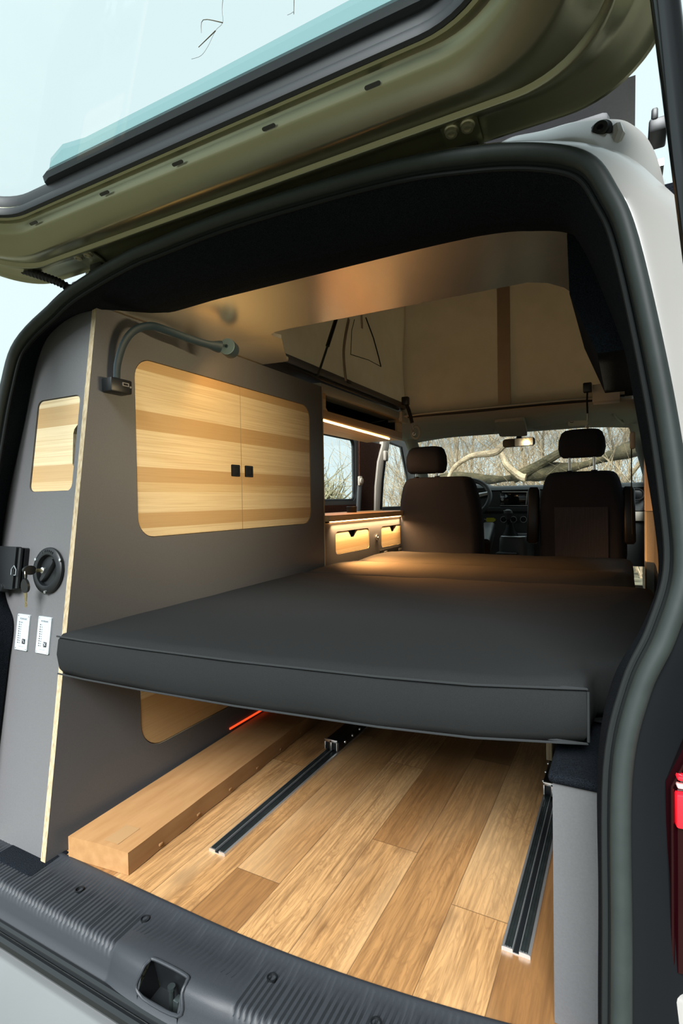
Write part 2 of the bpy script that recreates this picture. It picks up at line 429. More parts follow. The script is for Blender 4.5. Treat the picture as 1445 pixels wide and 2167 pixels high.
# ------------------------------------------------------------------ ground
g = MB().box((-90, -40, -.75), (90, 120, -.62)).build('ground', 'ground_soil'); struct(g)

# ------------------------------------------------------------------ shell of the van: floor, walls, ceiling, windows
XL, XR = -1.04, .78
def wy(y): return -.9 + (y + .9) * 1.70 / 1.59          # window outlines on the left wall
def wz(z): return .9 + (z - .9) * 1.70 / 1.59
def yc(x): return -.045 + .15 * max(0, x + .15) ** 2          # plan curve of the sill edge
fl = MB(); fx = [XL + (XR - XL) * i / 40 for i in range(41)]
fl.prism([(x, yc(x) - .006) for x in fx] + [(XR, 3.1), (XL, 3.1)], [], (0, 0, -.02), X, Y, .02); fl = fl.build('floor', 'oak_laminate', smooth=None); struct(fl)
# left wall with two window holes, right wall with a long slit of window
wl = MB()
hole1 = [(wy(a), wz(b)) for a, b in rrect(1.52, .90, 2.30, 1.31, .05)]
hole2 = [(wy(a), wz(b)) for a, b in [(2.72, .84), (3.42, .84), (3.16, 1.33), (2.82, 1.35), (2.74, 1.25)]]
wl.prism([(-.02, -.3), (4.0, -.3), (4.2, .95), (3.45, 1.48), (1.45, 1.50), (1.40, 1.15), (.05, 1.15), (.04, .8)], [hole1, hole2], (XL, 0, 0), Y, Z, -.03)
wl.loft([[Vector((XL, y, 1.15)), Vector((-.80, y, 1.46)), Vector((-.80, y, 1.48)), Vector((XL - .03, y, 1.15))] for y in (.14, 1.335)])
struct(wl.build('wall_left', 'plastic_grey'))
wr = MB()
wr.prism([(.10, -.3), (4.0, -.3), (4.0, .95), (3.25, 1.46), (.16, 1.50), (.12, .8)], [rrect(1.05, .86, 1.62, 1.24, .06), [(2.55, .86), (3.42, .86), (3.16, 1.33), (2.62, 1.35)]], (XR, 0, 0), Y, Z, .03)
struct(wr.build('wall_right', 'plastic_grey'))
def window(n, loops, x, side):
    b = MB(); b.prism(loops, [], (x, 0, 0), Y, Z, .004); w = struct(b.build('window_%d' % n, 'glass'))
    f = MB(); f.tube([(x, p[0], p[1]) for p in loops], (.014, .010), 8, closed=True); f.build('window_frame', 'rubber_black', w)
window(1, hole1, XL - .012, -1); window(2, hole2, XL - .012, -1)
window(3, rrect(1.05, .86, 1.62, 1.24, .06), XR + .012, 1)
window(4, [(2.55, .86), (3.42, .86), (3.16, 1.33), (2.62, 1.35)], XR + .012, 1)

# rear ceiling sheet: runs across behind the header, then forward along the left side, cut out for the raised roof
ZC = 1.455
c_out = [(-.90, .16), (.72, .16), (.72, 1.0)]
edge = [(.575, 1.0), (.568, .86), (.55, .74), (.52, .64), (.485, .585), (.44, .555), (-.30, .548), (-.345, .552), (-.372, .566), (-.378, .590), (-.368, .62),
        (-.50, .845), (-.503, .866), (-.515, .878), (-.54, .878), (-.62, .868)]
ce = MB().prism(c_out + edge + [(-.90, .868)], [], (0, 0, ZC), X, Y, .012)
struct(ce.build('ceiling', 'ceiling_sheet'))

# ------------------------------------------------------------------ van body as seen around the opening
VC = (-.07, 0, -.6)
van = thing('camper_van', 'beige panel van with black-sealed rear opening, ribbed sill and rear bumper', 'van', VC)
SEAL = [(0.665, 0.02), (0.665, 0.18), (0.666, 0.34), (0.667, 0.537), (0.688, 0.645), (0.716, 0.715), (0.738, 0.8), (0.734, 0.9), (0.715, 1.056), (0.679, 1.262), (0.653, 1.343), (0.619, 1.405), (0.551, 1.445), (0.441, 1.477), (0.27, 1.503), (-0.06, 1.514), (-0.3, 1.503), (-0.515, 1.492), (-0.708, 1.462), (-0.88, 1.376), (-0.929, 1.243), (-0.952, 1.067), (-0.97, 0.899), (-0.978, 0.784), (-0.956, 0.689), (-0.918, 0.599), (-0.904, 0.537), (-0.904, 0.34), (-0.904, 0.18), (-0.904, 0.02)]
SP = [Vector((q.x, q.y)) for q in cr([(a, b, 0) for a, b in SEAL], 6)]
def nrm(i):                                     # inward normal of the opening outline
    a = SP[max(0, i - 1)]; b = SP[min(len(SP) - 1, i + 1)]; d = (b - a).normalized()
    return Vector((-d.y, d.x))
def off(i, d, dy=0):
    n = nrm(i); p = SP[i] + n * d
    return Vector((p.x, -.2 + .13 * SP[i].y + dy + .052 * max(0., min(1., (-.35 - SP[i].x) / .40)), p.y))
N_S = len(SP)
sb = MB(); sb.tube([off(i, .0125) for i in range(N_S)], [(.0125, .0145)] * N_S, 14)
seal = sb.build('opening_seal', 'rubber_seal', van)
lp = MB(); lp.tube([off(i, .031, .010) for i in range(N_S)], .0042, 8); lp.build('seal_lip', 'rubber_matt', seal)
fl_ = MB(); fl_.grid([[off(i, .022, .0) for i in range(N_S)], [off(i, .027, .010) for i in range(N_S)], [off(i, .034, .016) for i in range(N_S)]])
fl_.build('seal_flange', 'rubber_matt', seal)
# carpet lining of the pillars and of the header, from the lip to the inner edge
INN = [(.64, .06, .02), (.638, .07, .18), (.638, .08, .30)] + [tuple(at(px, py, 'y', y)) for px, py, y in ((1290, 1580, .10), (1315, 1441, .12), (1386, 1334, .15), (1417, 1265, .17), (1412, 1160, .20), (1367, 905, .22), (1345, 800, .235))] + [(.60, .24, 1.36), (.575, .26, 1.42), (.515, .27, 1.452),
       (.44, .245, 1.453), (.27, .237, 1.453), (-.06, .237, 1.453), (-.30, .237, 1.453), (-.520, .237, 1.453)] + [tuple(atl(px, py, -.086, .132)) for px, py in ((196, 657), (116, 697), (80, 762), (50, 900), (16, 1060), (0, 1190))] + [(-.918, .005, .63), (-.868, -.012, .57), (-.868, -.028, .46), (-.872, -.05, .30), (-.875, -.066, .18), (-.875, -.085, .02)]
assert len(INN) == len(SEAL)
IP = cr(INN, 6)
rows = []
for k in range(9):
    u = k / 8; r = []
    for i in range(N_S):
        a = off(i, .034, .012); b = IP[i]; n = nrm(i)
        top = max(0., min(1., (SP[i].y - 1.33) / .12))
        p = a.lerp(b, u)
        bul = math.sin(math.pi * min(1, u * 1.15)) if u < .87 else 0
        p += Vector((n.x, 0, n.y)) * (.012 + .030 * top) * math.sin(math.pi * u) * (1. if SP[i].x > -.45 else max(0., 1 - (-.45 - SP[i].x) / .12))
        r.append(p)
    rows.append(r)
ln = MB(); ln.grid(rows); ln.build('pillar_lining', 'carpet_black', van)
# carpeted box over the right window line
cb = MB()
cb.loft([[Vector((.615, y0, 1.17)), Vector((.565, y0 + .03, 1.30)), Vector((.562, y1, 1.452)), Vector((.775, y1, 1.452)), Vector((.775, y0, 1.17))] for y0, y1 in ((.22, .22), (.45, .45), (.66, .78))])
cb.build('side_lining', 'carpet_black', van)
cb = MB(); cb.box((.745, .66, 1.17), (.776, 2.2, 1.44), .01); cb.box((.66, .66, 1.435), (.776, 2.35, 1.452), .004); cb.build('side_lining', 'carpet_black', van)
cb = MB(); cb.box((.738, .30, 1.112), (.746, .62, 1.124)); cb.build('glow_strip', 'fill_glow', van)  # added glowing strip, hidden from view, to brighten the cupboard doors
cb = MB(); cb.box((.7465, .28, 1.10), (.776, .66, 1.169)); cb.build('fill_mount', 'trim_matt', van)  # holder made up for the added strip
# outer gutter and side skin
rows = []
for d, dy in ((.010, .004), (-.002, .004), (-.020, .016), (-.040, .030), (-.058, .052), (-.075, .075), (-.088, .12), (-.095, .20), (-.10, .40), (-.10, 1.2), (-.10, 2.8), (-.09, 3.6)):
    r = []
    for i in range(N_S):
        s_ = d * (1. if SP[i].y < 1.30 else 1.0 - .45 * min(1, (SP[i].y - 1.30) / .14))
        if i < 4 * 6 or i > N_S - 4 * 6: pass
        r.append(off(i, s_, dy))
    rows.append(r)
lim_lo, lim_hi = 6 * 6 + 3, N_S - 1 - 6 * 6 - 3
hi_a = next(i for i in range(N_S) if SP[i].y > 1.36); hi_b = max(i for i in range(N_S) if SP[i].y > 1.22 and SP[i].x < -.4)
bd = MB(); bd.grid([r[lim_lo:hi_b + 1] for r in rows[:6]]); bd.build('body_skin', 'paint_beige', van)
bd = MB(); bd.grid([r[lim_lo:hi_a + 1] for r in rows[5:10]]); bd.build('body_skin', 'paint_beige', van)
bd = MB(); bd.grid([r[hi_b:lim_hi + 1] for r in rows[:10]]); bd.build('body_skin', 'paint_beige', van)
bd = MB(); bd.grid([r[:lim_lo + 1] for r in rows[:9]]); bd.build('gutter', 'trim_matt', van)
bd = MB(); bd.grid([r[lim_hi:] for r in rows[:9]]); bd.build('gutter', 'trim_matt', van)
lowb = MB()
lowb.box((XL - .09, .08, -.55), (XL - .035, 4.1, .62), .02); lowb.box((XR + .035, .08, -.55), (XR + .09, 4.1, .62), .02)
lowb.build('body_side', 'paint_beige', van)
rf = MB()
rf.box((-.74, .10, 1.50), (.64, .52, 1.54), .01); rf.box((-.85, .52, 1.50), (-.62, 3.1, 1.54), .01); rf.box((.60, .52, 1.50), (.74, 3.1, 1.54), .01)
rf.box((-.80, 2.50, 1.50), (.70, 3.3, 1.53), .01)
rf.build('roof_skin', 'laminate_dark', van)
# beige ridge and rubber bump stop at the upper right corner
rg = MB()
pts = [atl(1062, 300, -.10), atl(1090, 288, -.10), atl(1150, 276, -.10), atl(1215, 258, -.10), atl(1290, 252, -.10), atl(1335, 262, -.09), atl(1380, 310, -.08), atl(1412, 420, -.07), atl(1438, 620, -.06)]
lowr = [atl(1075, 318, -.15), atl(1100, 312, -.15), atl(1160, 308, -.15), atl(1225, 316, -.15), atl(1262, 345, -.15), atl(1290, 392, -.15), atl(1318, 455, -.15), atl(1345, 560, -.15), atl(1372, 700, -.15)]
A_, B_ = cr(pts, 6), cr(lowr, 6)
rg.grid([[B_[i].lerp(A_[i], u) + Vector((0, -.006 * math.sin(math.pi * u), 0)) for i in range(len(A_))] for u in (0, .2, .4, .6, .8, 1)])
rg.grid([A_, [p + Vector((.002, .02, -.002)) for p in A_], [p + Vector((.002, .06, -.012)) for p in A_], [p + Vector((-.004, .14, -.03)) for p in A_]])
rg.build('corner_pillar', 'paint_beige', van)
bs_c = atl(1272, 281, -.115); nn = Vector((-.1, -1, .1)).normalized()
bsm = MB(); bsm.lathe([(.0, 0), (.0155, 0), (.0175, .003), (.0175, .006), (.013, .008), (.013, .012), (.011, .014), (.005, .014), (.004, .006), (0, .006)], bs_c, nn); bsm.build('bump_stop', 'rubber_black', van)
wd = MB(); q0 = atl(1305, 266, -.118); wd.tube([q0 + Vector((0, 0, 0)), q0 + Vector((.002, -.002, -.016)), q0 + Vector((-.004, -.003, -.030)), q0 + Vector((-.016, -.004, -.044))], [.007, .010, .009, .006], 8, flat=(0, 1, 0)); wd.build('weld_tab', 'paint_beige', van)
rb = MB(); q1 = atl(1392, 268, .0); rb.box(q1 + Vector((-.014, -.01, -.012)), q1 + Vector((.014, .05, .012)), .004); rb.box(q1 + Vector((-.010, -.012, .008)), q1 + Vector((.000, .02, .028)), .003); rb.build('roof_clip', 'plastic_black', van)

# sill plate with ribs
PROF = [(.004, .002), (0, .005), (-.006, .005), (-.012, .0035), (-.03, .003), (-.06, .002), (-.09, .001), (-.115, 0), (-.122, -.0005), (-.130, -.004), (-.137, -.012), (-.142, -.024), (-.147, -.040), (-.152, -.052), (-.160, -.058)]
xs = [-.83 + .003 * i for i in range(int(1.49 / .003) + 1)]
def sill_pt(x, j):
    dy, z = PROF[j]
    b = max(0., 1 - (abs(x + .115) / .15) ** 4)                 # smooth housing of the latch
    ribs = 0
    if 4 <= j <= 9 and not (b > .02 and j > 5):
        ph = ((x / .0125) % 1.0); ribs = -.0060 if ph < .30 else 0
    if j >= 6: z = z + .010 * b * (1 if j < 11 else .5); dy = dy - .012 * b * (1 if j > 8 else .3)
    if x < -.63 and j < 4 and dy > -.03: pass
    return Vector((x, yc(x) + dy, z + ribs))
HX0, HX1 = -.168, -.068
sp_ = MB(); sp_.grid([[sill_pt(x, j) for j in range(len(PROF))] for x in xs], skip=lambda i, k: HX0 < xs[i] < HX1 and 8 <= k <= 11)
sill = sp_.build('sill_plate', 'sill_plastic', van, smooth=50)
pk = MB()
pa, pb_ = sill_pt(-.118, 8), sill_pt(-.118, 12)
pk.grid([[Vector((x, pa.y + .001, pa.z)), Vector((x, pa.y + .02, pa.z - .075)), Vector((x, pb_.y - .002, pa.z - .085)), Vector((x, pb_.y - .001, pb_.z))] for x in (HX0 + .002, HX1 + .004)])
for x in (HX0 + .0015, HX1 + .0045):
    pk.grid([[Vector((x, pa.y + .004, pa.z)), Vector((x, pa.y + .02, pa.z - .085))], [Vector((x, pb_.y - .004, pb_.z)), Vector((x, pb_.y - .004, pa.z - .085))]])
lr = pk.build('latch_recess', 'plastic_black', sill)
fr_ = MB()
ring_ = [Vector((HX0 + .001, 0, 0)), Vector((HX1 + .004, 0, 0))]
loop = []
for x, j in [(HX0 + .001, 12), (HX0 + .001, 9.8), (HX0 + .004, 8.5), (HX0 + .014, 8.02), (HX1 - .008, 8.02), (HX1 + .002, 8.5), (HX1 + .004, 9.8), (HX1 + .004, 12)]:
    j0 = int(j); f = j - j0; loop.append(sill_pt(x, j0).lerp(sill_pt(x, min(j0 + 1, 14)), f) + Vector((0, -.001, .001)))
fr_.tube(cr(loop, 5, True), .0034, 8, closed=True); fr_.build('latch_frame', 'sill_plastic', sill)
stv = MB(); sc = Vector((-.112, yc(-.112) - .128, -.060)); stv.tube([sc + Vector((0, 0, -.02)), sc + Vector((0, 0, .034))], .0055, 12); stv.tube([sc + Vector((0, 0, .030)), sc + Vector((0, 0, .036))], .0075, 12)
stv.box(sc + Vector((.012, -.01, -.01)), sc + Vector((.026, .006, .022)), .002); stv.build('latch_striker', 'steel_dark', sill)
for px, py in ((168, 1882), (307, 1944), (575, 2068), (795, 2163)):
    c = at(px, py, 'z', .004)
    m_ = MB(); m_.lathe([(.0085, -.006), (.0098, .0), (.0098, .0012), (.0078, .0012), (.0070, -.004), (.003, -.004), (0, -.003)], c, Z, 20); sw = m_.build('sill_screw', 'plastic_black', sill)
sg = MB()
for dy, z, r in ((-.167, -.058, .0085), (-.186, -.066, .0105)):
    sg.tube([Vector((x, yc(x) + dy + .01 * 0, z)) for x in xs[::8]], r, 8)
sg.build('sill_seal', 'plastic_gloss', van)
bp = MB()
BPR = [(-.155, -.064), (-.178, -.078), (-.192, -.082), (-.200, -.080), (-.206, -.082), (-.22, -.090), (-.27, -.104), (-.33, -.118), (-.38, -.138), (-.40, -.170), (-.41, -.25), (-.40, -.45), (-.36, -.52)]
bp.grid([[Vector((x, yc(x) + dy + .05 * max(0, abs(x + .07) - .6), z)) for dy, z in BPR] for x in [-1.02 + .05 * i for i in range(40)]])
bp.build('rear_bumper', 'paint_bumper_shaded', van, smooth=60)
nb = MB()
for i, (dy) in enumerate((.0,)):
    nb.box((-.78, -.135, -.012), (-.615, -.030, .004), .006)
nb.build('sill_carpet', 'carpet_black', van)

# right side: black gutter, tail light
tl0 = at(1412, 1640, 'y', -.13)
gt = MB()
GX = [(.667, -.125), (.690, -.10), (.705, -.09), (.722, -.098), (.730, -.112)]
gt.grid([[Vector((x + max(0, (z - .50)) * .35, y + .13 * z, z)) for x, y in GX] for z in (-.06, .1, .25, .4, .5, .56, .62, .68)])
gt.build('lamp_gutter', 'trim_matt', van)
gt = MB(); gt.loft([[Vector((.72, -.085, z)), Vector((.735, -.10, z)), Vector((.98, -.06, z)), Vector((.98, .05, z)), Vector((.73, .05, z))] for z in (.47, .50)], 0)
gt.build('lamp_shelf', 'trim_matt', van)
tlt = MB()
ring = lambda z, x0, y0: [Vector((x0, y0 + .05, z)), Vector((x0, y0 + .01, z)), Vector((x0 + .012, y0, z)), Vector((x0 + .17, y0 + .035, z)), Vector((x0 + .22, y0 + .10, z))]
zt, zb = at(1440, 1612, 'y', -.12).z, at(1412, 2052, 'y', -.12).z
x_l = at(1411, 1850, 'y', -.12).x
tlt.loft([ring(zb, x_l, -.12), ring(zb + .15, x_l, -.12), ring(zt - .035, x_l, -.115), ring(zt + .03, x_l + .028, -.11)])
tail = tlt.build('tail_light', 'tail_red_dark', van, smooth=30)
for (pa_, pb2, mt) in (((1431, 1640), (1480, 1660), 'tail_red_lit'), ((1431, 1660), (1480, 1676), 'tail_pink'), ((1429, 1678), (1480, 1762), 'tail_red_lit')):
    a = at(*pa_, 'y', -.122); b = at(*pb2, 'y', -.122)
    k_ = MB().box((a.x, -.126, b.z), (a.x + .14, -.112, a.z), .003, rot=Matrix.Rotation(math.radians(8), 3, 'Z'), piv=(a.x, -.12, a.z)); k_.build('lamp_lens', mt, tail)
ed = MB(); ed.tube([ring(z, x, y)[2] + Vector((-.006, -.001, 0)) for z, x, y in ((zb, x_l, -.12), (zb + .15, x_l, -.12), (zt - .035, x_l, -.115), (zt + .03, x_l + .028, -.11))], .0022, 6); ed.build('lens_rim', 'tail_pink' if False else 'tail_red_dark', tail)
bq = MB()
c1, c2 = at(1340, 2010, 'y', -.05), at(1372, 2030, 'y', -.05)
bq.box((c1.x, -.05, -.2), (c2.x, .04, c1.z), .004)
bq.box((at(1382, 2070, 'y', -.10).x, -.10, -.2), (at(1405, 2070, 'y', -.10).x, -.03, at(1384, 2072, 'y', -.1).z), .004)
bq.box((x_l, -.125, -.3), (x_l + .22, -.02, at(1412, 2098, 'y', -.12).z), .006)
bq.build('quarter_panel', 'paint_beige', van)

# ------------------------------------------------------------------ tailgate
TE = math.radians(10); T0 = Vector((0, 0, 1.55)); TU = Vector((0, -math.cos(TE), math.sin(TE))); TN = Vector((0, -math.sin(TE), -math.cos(TE)))
tg = thing('tailgate', 'beige tailgate swung up overhead, inner pressed frame with black slots showing, on two hinges', 'tailgate', (-.07, .05, 1.55))
def tp(x, s, h): return T0 + X * x + TU * s + TN * h
def loopr(x0, s0, x1, s1, r, n=14, m=24):
    pts = []; cs = ((x1 - r, s0 + r, -90), (x1 - r, s1 - r, 0), (x0 + r, s1 - r, 90), (x0 + r, s0 + r, 180))
    for q in range(4):
        cx, cy, a0 = cs[q]; nx, ny, na = cs[(q + 1) % 4]
        arc = [(cx + r * math.cos(math.radians(a0 + 90 * i / n)), cy + r * math.sin(math.radians(a0 + 90 * i / n))) for i in range(n + 1)]
        pts += arc
        e = (nx + r * math.cos(math.radians(na)), ny + r * math.sin(math.radians(na))); b = arc[-1]
        pts += [(b[0] + (e[0] - b[0]) * i / m, b[1] + (e[1] - b[1]) * i / m) for i in range(1, m)]
    return pts
TO = loopr(-.88, -.068, .722, 1.04, .14); TI = loopr(-.70, .150, .560, .70, .16)
TPROF = [(0, -.02), (.01, .010), (.03, .018), (.05, .019), (.08, .014), (.11, .0135), (.18, .0125), (.24, .012), (.265, .014), (.30, .019), (.36, .0285), (.375, .030), (.39, .0295), (.405, .026), (.42, .024), (.44, .0255), (.50, .033), (.60, .0455), (.645, .0495), (.665, .0502), (.68, .050),
         (.80, .040), (.87, .034), (.885, .031), (.905, .018), (.92, .013), (.945, .012), (.97, .015), (.99, .012), (1.0, -.012)]
fr = MB(); NB = len(TO)
fr.loft([[tp(TO[i][0] + (TI[i][0] - TO[i][0]) * t_, TO[i][1] + (TI[i][1] - TO[i][1]) * t_, h) for i in range(NB)] for t_, h in TPROF], caps=False)
tgf = fr.build('inner_frame', 'paint_inner', tg, smooth=40)
ok_ = MB()
ok_.loft([[tp(TO[i][0] + (TI[i][0] - TO[i][0]) * t_, TO[i][1] + (TI[i][1] - TO[i][1]) * t_, h) for i in range(NB)] for t_, h in ((0, -.018), (.0, -.03), (.1, -.042), (.90, -.046))], caps=False)
ok_.build('outer_skin', 'paint_beige', tg, smooth=40)
ok_ = MB(); ok_.loft([[tp(TO[i][0] + (TI[i][0] - TO[i][0]) * t_, TO[i][1] + (TI[i][1] - TO[i][1]) * t_, h) for i in range(NB)] for t_, h in ((.90, -.0455), (1.0, -.040), (1.015, -.028), (1.0, -.012))], caps=False)
ok_.build('glass_border', 'rubber_black', tg, smooth=40)
gk = MB(); gk.tube([tp(TI[i][0], TI[i][1], .002) for i in range(NB)], [(.0125, .007)] * NB, 8, closed=True, flat=TN); gk.build('window_gasket', 'rubber_black', tg)
gl = MB(); gl.prism([(TI[i][0] + (TO[i][0] - TI[i][0]) * .1, TI[i][1] + (TO[i][1] - TI[i][1]) * .1) for i in range(NB)], [], tp(0, 0, -.026), X, TU, .004); gl.build('rear_window', 'glass', tg)
spo = MB(); spo.loft([[tp(x, s_, -.032 - d) for s_, d in ((.142, 0), (.166 - e, .0), (.172 - e, .01), (.166 - e, .024), (.142, .024))] for x, e in ((-.47, .022), (-.462, .006), (-.44, 0), (-.1, 0), (.3, 0), (.62, 0))])
spo.build('spoiler', 'plastic_black', tg)
spo = MB(); spo.loft([[tp(x, s_, -.05 - d) for s_, d in ((.150, 0), (.188 - e, .0), (.188 - e, .012), (.150, .012))] for x, e in ((-.455, .03), (-.42, .010), (-.36, -.004), (-.30, .004), (0, .004), (.3, .0), (.60, 0))])
spo.build('spoiler_edge', 'clear_acrylic', tg)
for px, py in ((69, 484), (219, 422), (374, 359), (567, 283), (787, 195), (1087, 82)):
    c = atp(px, py, T0 + TN * .043, TN); s_ = (c - T0).dot(TU)
    ov = rrect(-.0135, -.0032, .0135, .0032, .0032, 5)
    t_ = (s_ + .068) / .218; slope = -.016 / (.19 * .218)
    u2 = (TU + TN * slope).normalized()
    hh = .0502 - (t_ - .68) / .19 * .016
    b = MB(); b.prism(ov, [], tp(c.x, s_, hh) , X, u2, -.0012); b.build('slot_shade', 'plastic_gloss', tg)  # proud dark plate stands for the shade inside the hole
for sx, (bx1, bx2) in enumerate(((168, 188), (956, 990))):
    py1, py2 = ((527, 521), (255, 243))[sx]
    p1 = atp(bx1, py1, T0, TN); p2 = atp(bx2, py2, T0, TN); c = (p1 + p2) / 2
    hx = c.x; hs = (c - T0).dot(TU)
    hg = MB()
    hg.loft([[tp(hx - .031, a, h), tp(hx + .031, a, h), tp(hx + .031, a, h + .004), tp(hx - .031, a, h + .004)] for a, h in ((hs + .018, .014), (hs - .030, .016), (hs - .046, .020))])
    hinge = hg.build('hinge', 'paint_inner', tg)
    for p in (p1, p2):
        b_ = MB(); q = p + TN * .018
        b_.lathe([(.0125, 0), (.0125, .002), (.0105, .004), (.0100, .009), (.0060, .0095), (.0050, .006), (0, .006)], q, TN, 20); b_.build('hinge_bolt', 'bolt_metal', hinge)
    a_ = MB(); e0 = tp(hx, hs - .038, .016)
    a_.box(e0 + Vector((-.022, -.004, -.045)), e0 + Vector((.022, .010, .002)), .003); a_.build('hinge_arm', 'plastic_black', hinge)
    for xa, xb, zz in ((-.034, -.0215, -.026), (.0215, .036, -.020)):
        pn = MB(); pn.tube([e0 + Vector((xa, .0, zz)), e0 + Vector((xb, .0, zz))], .0072, 12); pn.build('hinge_pin', 'metal_bright', hinge)
ga = MB()
gp = cr([at(-40, 548, 'y', .0), at(0, 560, 'y', .0), at(40, 569, 'y', .0), at(85, 583, 'y', .01), at(128, 599, 'y', .03), at(165, 622, 'y', .06)], 12)
ga.tube(gp, [.0115 if i % 2 else .0085 for i in range(len(gp))], 12); ga.build('wiring_gaiter', 'rubber_black', tg)
wb = MB(); wb.tube(cr([tp(TO[i][0] + (TI[i][0] - TO[i][0]) * .035, TO[i][1] + .006, .008) for i in range(0, NB)][::1], 1), .005, 6); wb.build('edge_bead', 'paint_inner', tg)

st = thing('gas_strut', 'black gas strut rising at the right edge from the van body to the raised tailgate', 'strut', (.78, -.32, 1.02))
pA = at(1404, -30, 'y', -.28); pB = at(1478, 580, 'y', -.22)
dv = (pB - pA).normalized()
s1 = MB(); s1.tube([pA - dv * .25, pB + dv * .02], .0125, 18); s1.build('cylinder', 'plastic_gloss', st)
s1 = MB(); s1.tube([pB + dv * .02, pB + dv * .25], .006, 12); s1.build('piston_rod', 'metal_bright', st)


# ------------------------------------------------------------------ left cupboard
PX = -.629
cup = thing('tall_cupboard', 'grey laminate cupboard with light wood doors filling the left side of the van', 'cupboard', (PX - .15, .6, 0))
side_out = [(-.089, 0.002), (1.342, .002), (1.342, 1.452), (lean_y(1.452), 1.452)]
doorA = rrect(.226, .797, 1.226, 1.342, .062, 8); lowdoor = rrect(.219, .150, .95, .46, .085, 8)
cp_ = MB(); cp_.prism([(a, b) for a, b in side_out], [doorA, lowdoor], (PX, 0, 0), Y, Z, -.018, 0, 1)
cp_.build('side_panel', ['laminate_grey', 'plywood_edge'], cup, smooth=None)
def inset_rr(y0, z0, y1, z1, rl, rr, n=8):
    out = []
    for cx, cy, a0, r in ((y1 - rr, z0 + rr, -90, rr), (y1 - rr, z1 - rr, 0, rr), (y0 + rl, z1 - rl, 90, rl), (y0 + rl, z0 + rl, 180, rl)):
        for i in range(n + 1):
            a = math.radians(a0 + 90 * i / n); out.append((cx + r * math.cos(a), cy + r * math.sin(a)))
    return out
for (y0, y1, rl, rr, hy) in ((.2285, .7215, .060, .002, .686), (.7245, 1.2235, .002, .060, .766)):
    d_ = MB(); d_.prism(inset_rr(y0, .7995, y1, 1.3395, rl, rr), [], (PX - .002, 0, 0), Y, Z, -.015)
    door = d_.build('door', 'wood_along', cup, smooth=None)
    k_ = MB(); k_.prism(rrect(hy - .024, .998, hy + .024, 1.042, .004, 4), [rrect(hy - .014, 1.005, hy + .014, 1.034, .002, 3)], (PX - .002, 0, 0), Y, Z, .004)
    k_.box((PX - .0015, hy - .014, 1.005), (PX + .0012, hy + .014, 1.034), .001); k_.build('push_latch', 'plastic_black', door)
eg = MB(); eg.box((PX - .0095, .7217, .7995), (PX - .0015, .7243, 1.3395)); o_ = eg.build('door_edging', 'plywood_edge', cup); 
d_ = MB(); d_.prism(inset_rr(.2215, .1525, .9475, .4575, .083, .083), [], (PX - .002, 0, 0), Y, Z, -.015); d_.build('lower_door', 'wood_along', cup, smooth=None)
e_ = MB(); e_.box((PX - .018, 1.342, .0), (PX + .003, 1.348, 1.452)); e_.build('end_edging', 'plywood_edge', cup)
# rear face of the cupboard, leaning with the tailgate
RU, RV = X, Vector((0, .132, 1)); RO = Vector((0, -.083, 0)); RN = RU.cross(RV).normalized()     # RN points to the rear
rdoor = rrect(-.862, .940, -.672, 1.208, .020, 6)
rp = MB(); rp.prism([(PX - .018, .002), (PX - .018, 1.452), (-.75, 1.452), (-.90, 1.39), (-.965, 1.25), (-1.0, 1.0), (-1.01, .86), (-.99, .72), (-.92, .6), (-.90, .5), (-.90, .002)][::-1], [rdoor], RO, RU, RV, -.015)
rp.build('rear_panel', 'laminate_grey', cup, smooth=None)
fing = [(-.6735, 1.128), (-.690, 1.112), (-.693, 1.100), (-.684, 1.015), (-.681, 1.010), (-.6735, 1.006)]
d_ = MB(); po = inset_rr(-.8605, .9415, -.6735, 1.2065, .019, .019, 6)
iR = [p for p in po]
def notch(poly, f):
    out = []
    right = max(p[0] for p in poly); k = max(i for i, p in enumerate(poly) if abs(p[0] - right) < 1e-6 and p[1] < 1.0)
    for i, p in enumerate(poly):
        out.append(p)
        if i == k: out += f[::-1]
    return out
d_.prism(notch(po, fing), [], RO - RN * .004, RU, RV, -.013, 0, 1); rd = d_.build('rear_door', ['wood_across', 'plywood_edge'], cup, smooth=None)
bk = MB(); bk.prism(rrect(-.70, 1.0, -.665, 1.135, .004), [], RO - RN * .020, RU, RV, -.002); bk.build('finger_hole', 'plastic_black', rd)
ic = MB(); ic.box((-.86, .15, .002), (-.66, 1.33, .012)); ic.box((-.78, 1.30, .012), (-.66, 1.318, 1.44)); ic.box((-.88, .16, .60), (-.66, 1.3, .612)); ic.build('carcass', 'laminate_dark', cup)

def rpt(px, py, lift=0.): return atp(px, py, RO + RN * lift, RN)
# power inlet
PI = rpt(35, 1200)
pw = thing('power_inlet', 'black square power inlet flap with a small house symbol on the grey cupboard rear panel', 'socket', PI)
a = rpt(6, 1243); b = rpt(57, 1158)
au, av = a.x, a.z; bu, bvv = b.x, b.z
k_ = MB(); k_.prism(rrect(au - .004, av + .004, bu + .015, bvv - .002, .006), [], RO + RN * .012, RU, RV, -.012); k_.build('base', 'plastic_black', pw)
k_ = MB(); k_.prism(rrect(au, av, bu, bvv, .004), [], RO + RN * .030, RU, RV, -.016); k_.build('lid', 'plastic_black', pw)
k_ = MB(); k_.tube([RO + RU * (bu + .007) + RV * (av + .004) + RN * .020, RO + RU * (bu + .007) + RV * (bvv - .003) + RN * .020], .006, 10); k_.build('hinge', 'plastic_black', pw)
hc = rpt(30, 1207, .03); hw = .013
k_ = MB(); k_.tube([hc + RU * x * hw + RV * z * hw + RN * .0015 for x, z in ((-.8, -1), (-.8, .2), (0, 1), (.8, .2), (.8, -1), (.25, -1))], .0013, 6); k_.build('house_symbol', 'print_grey', pw)
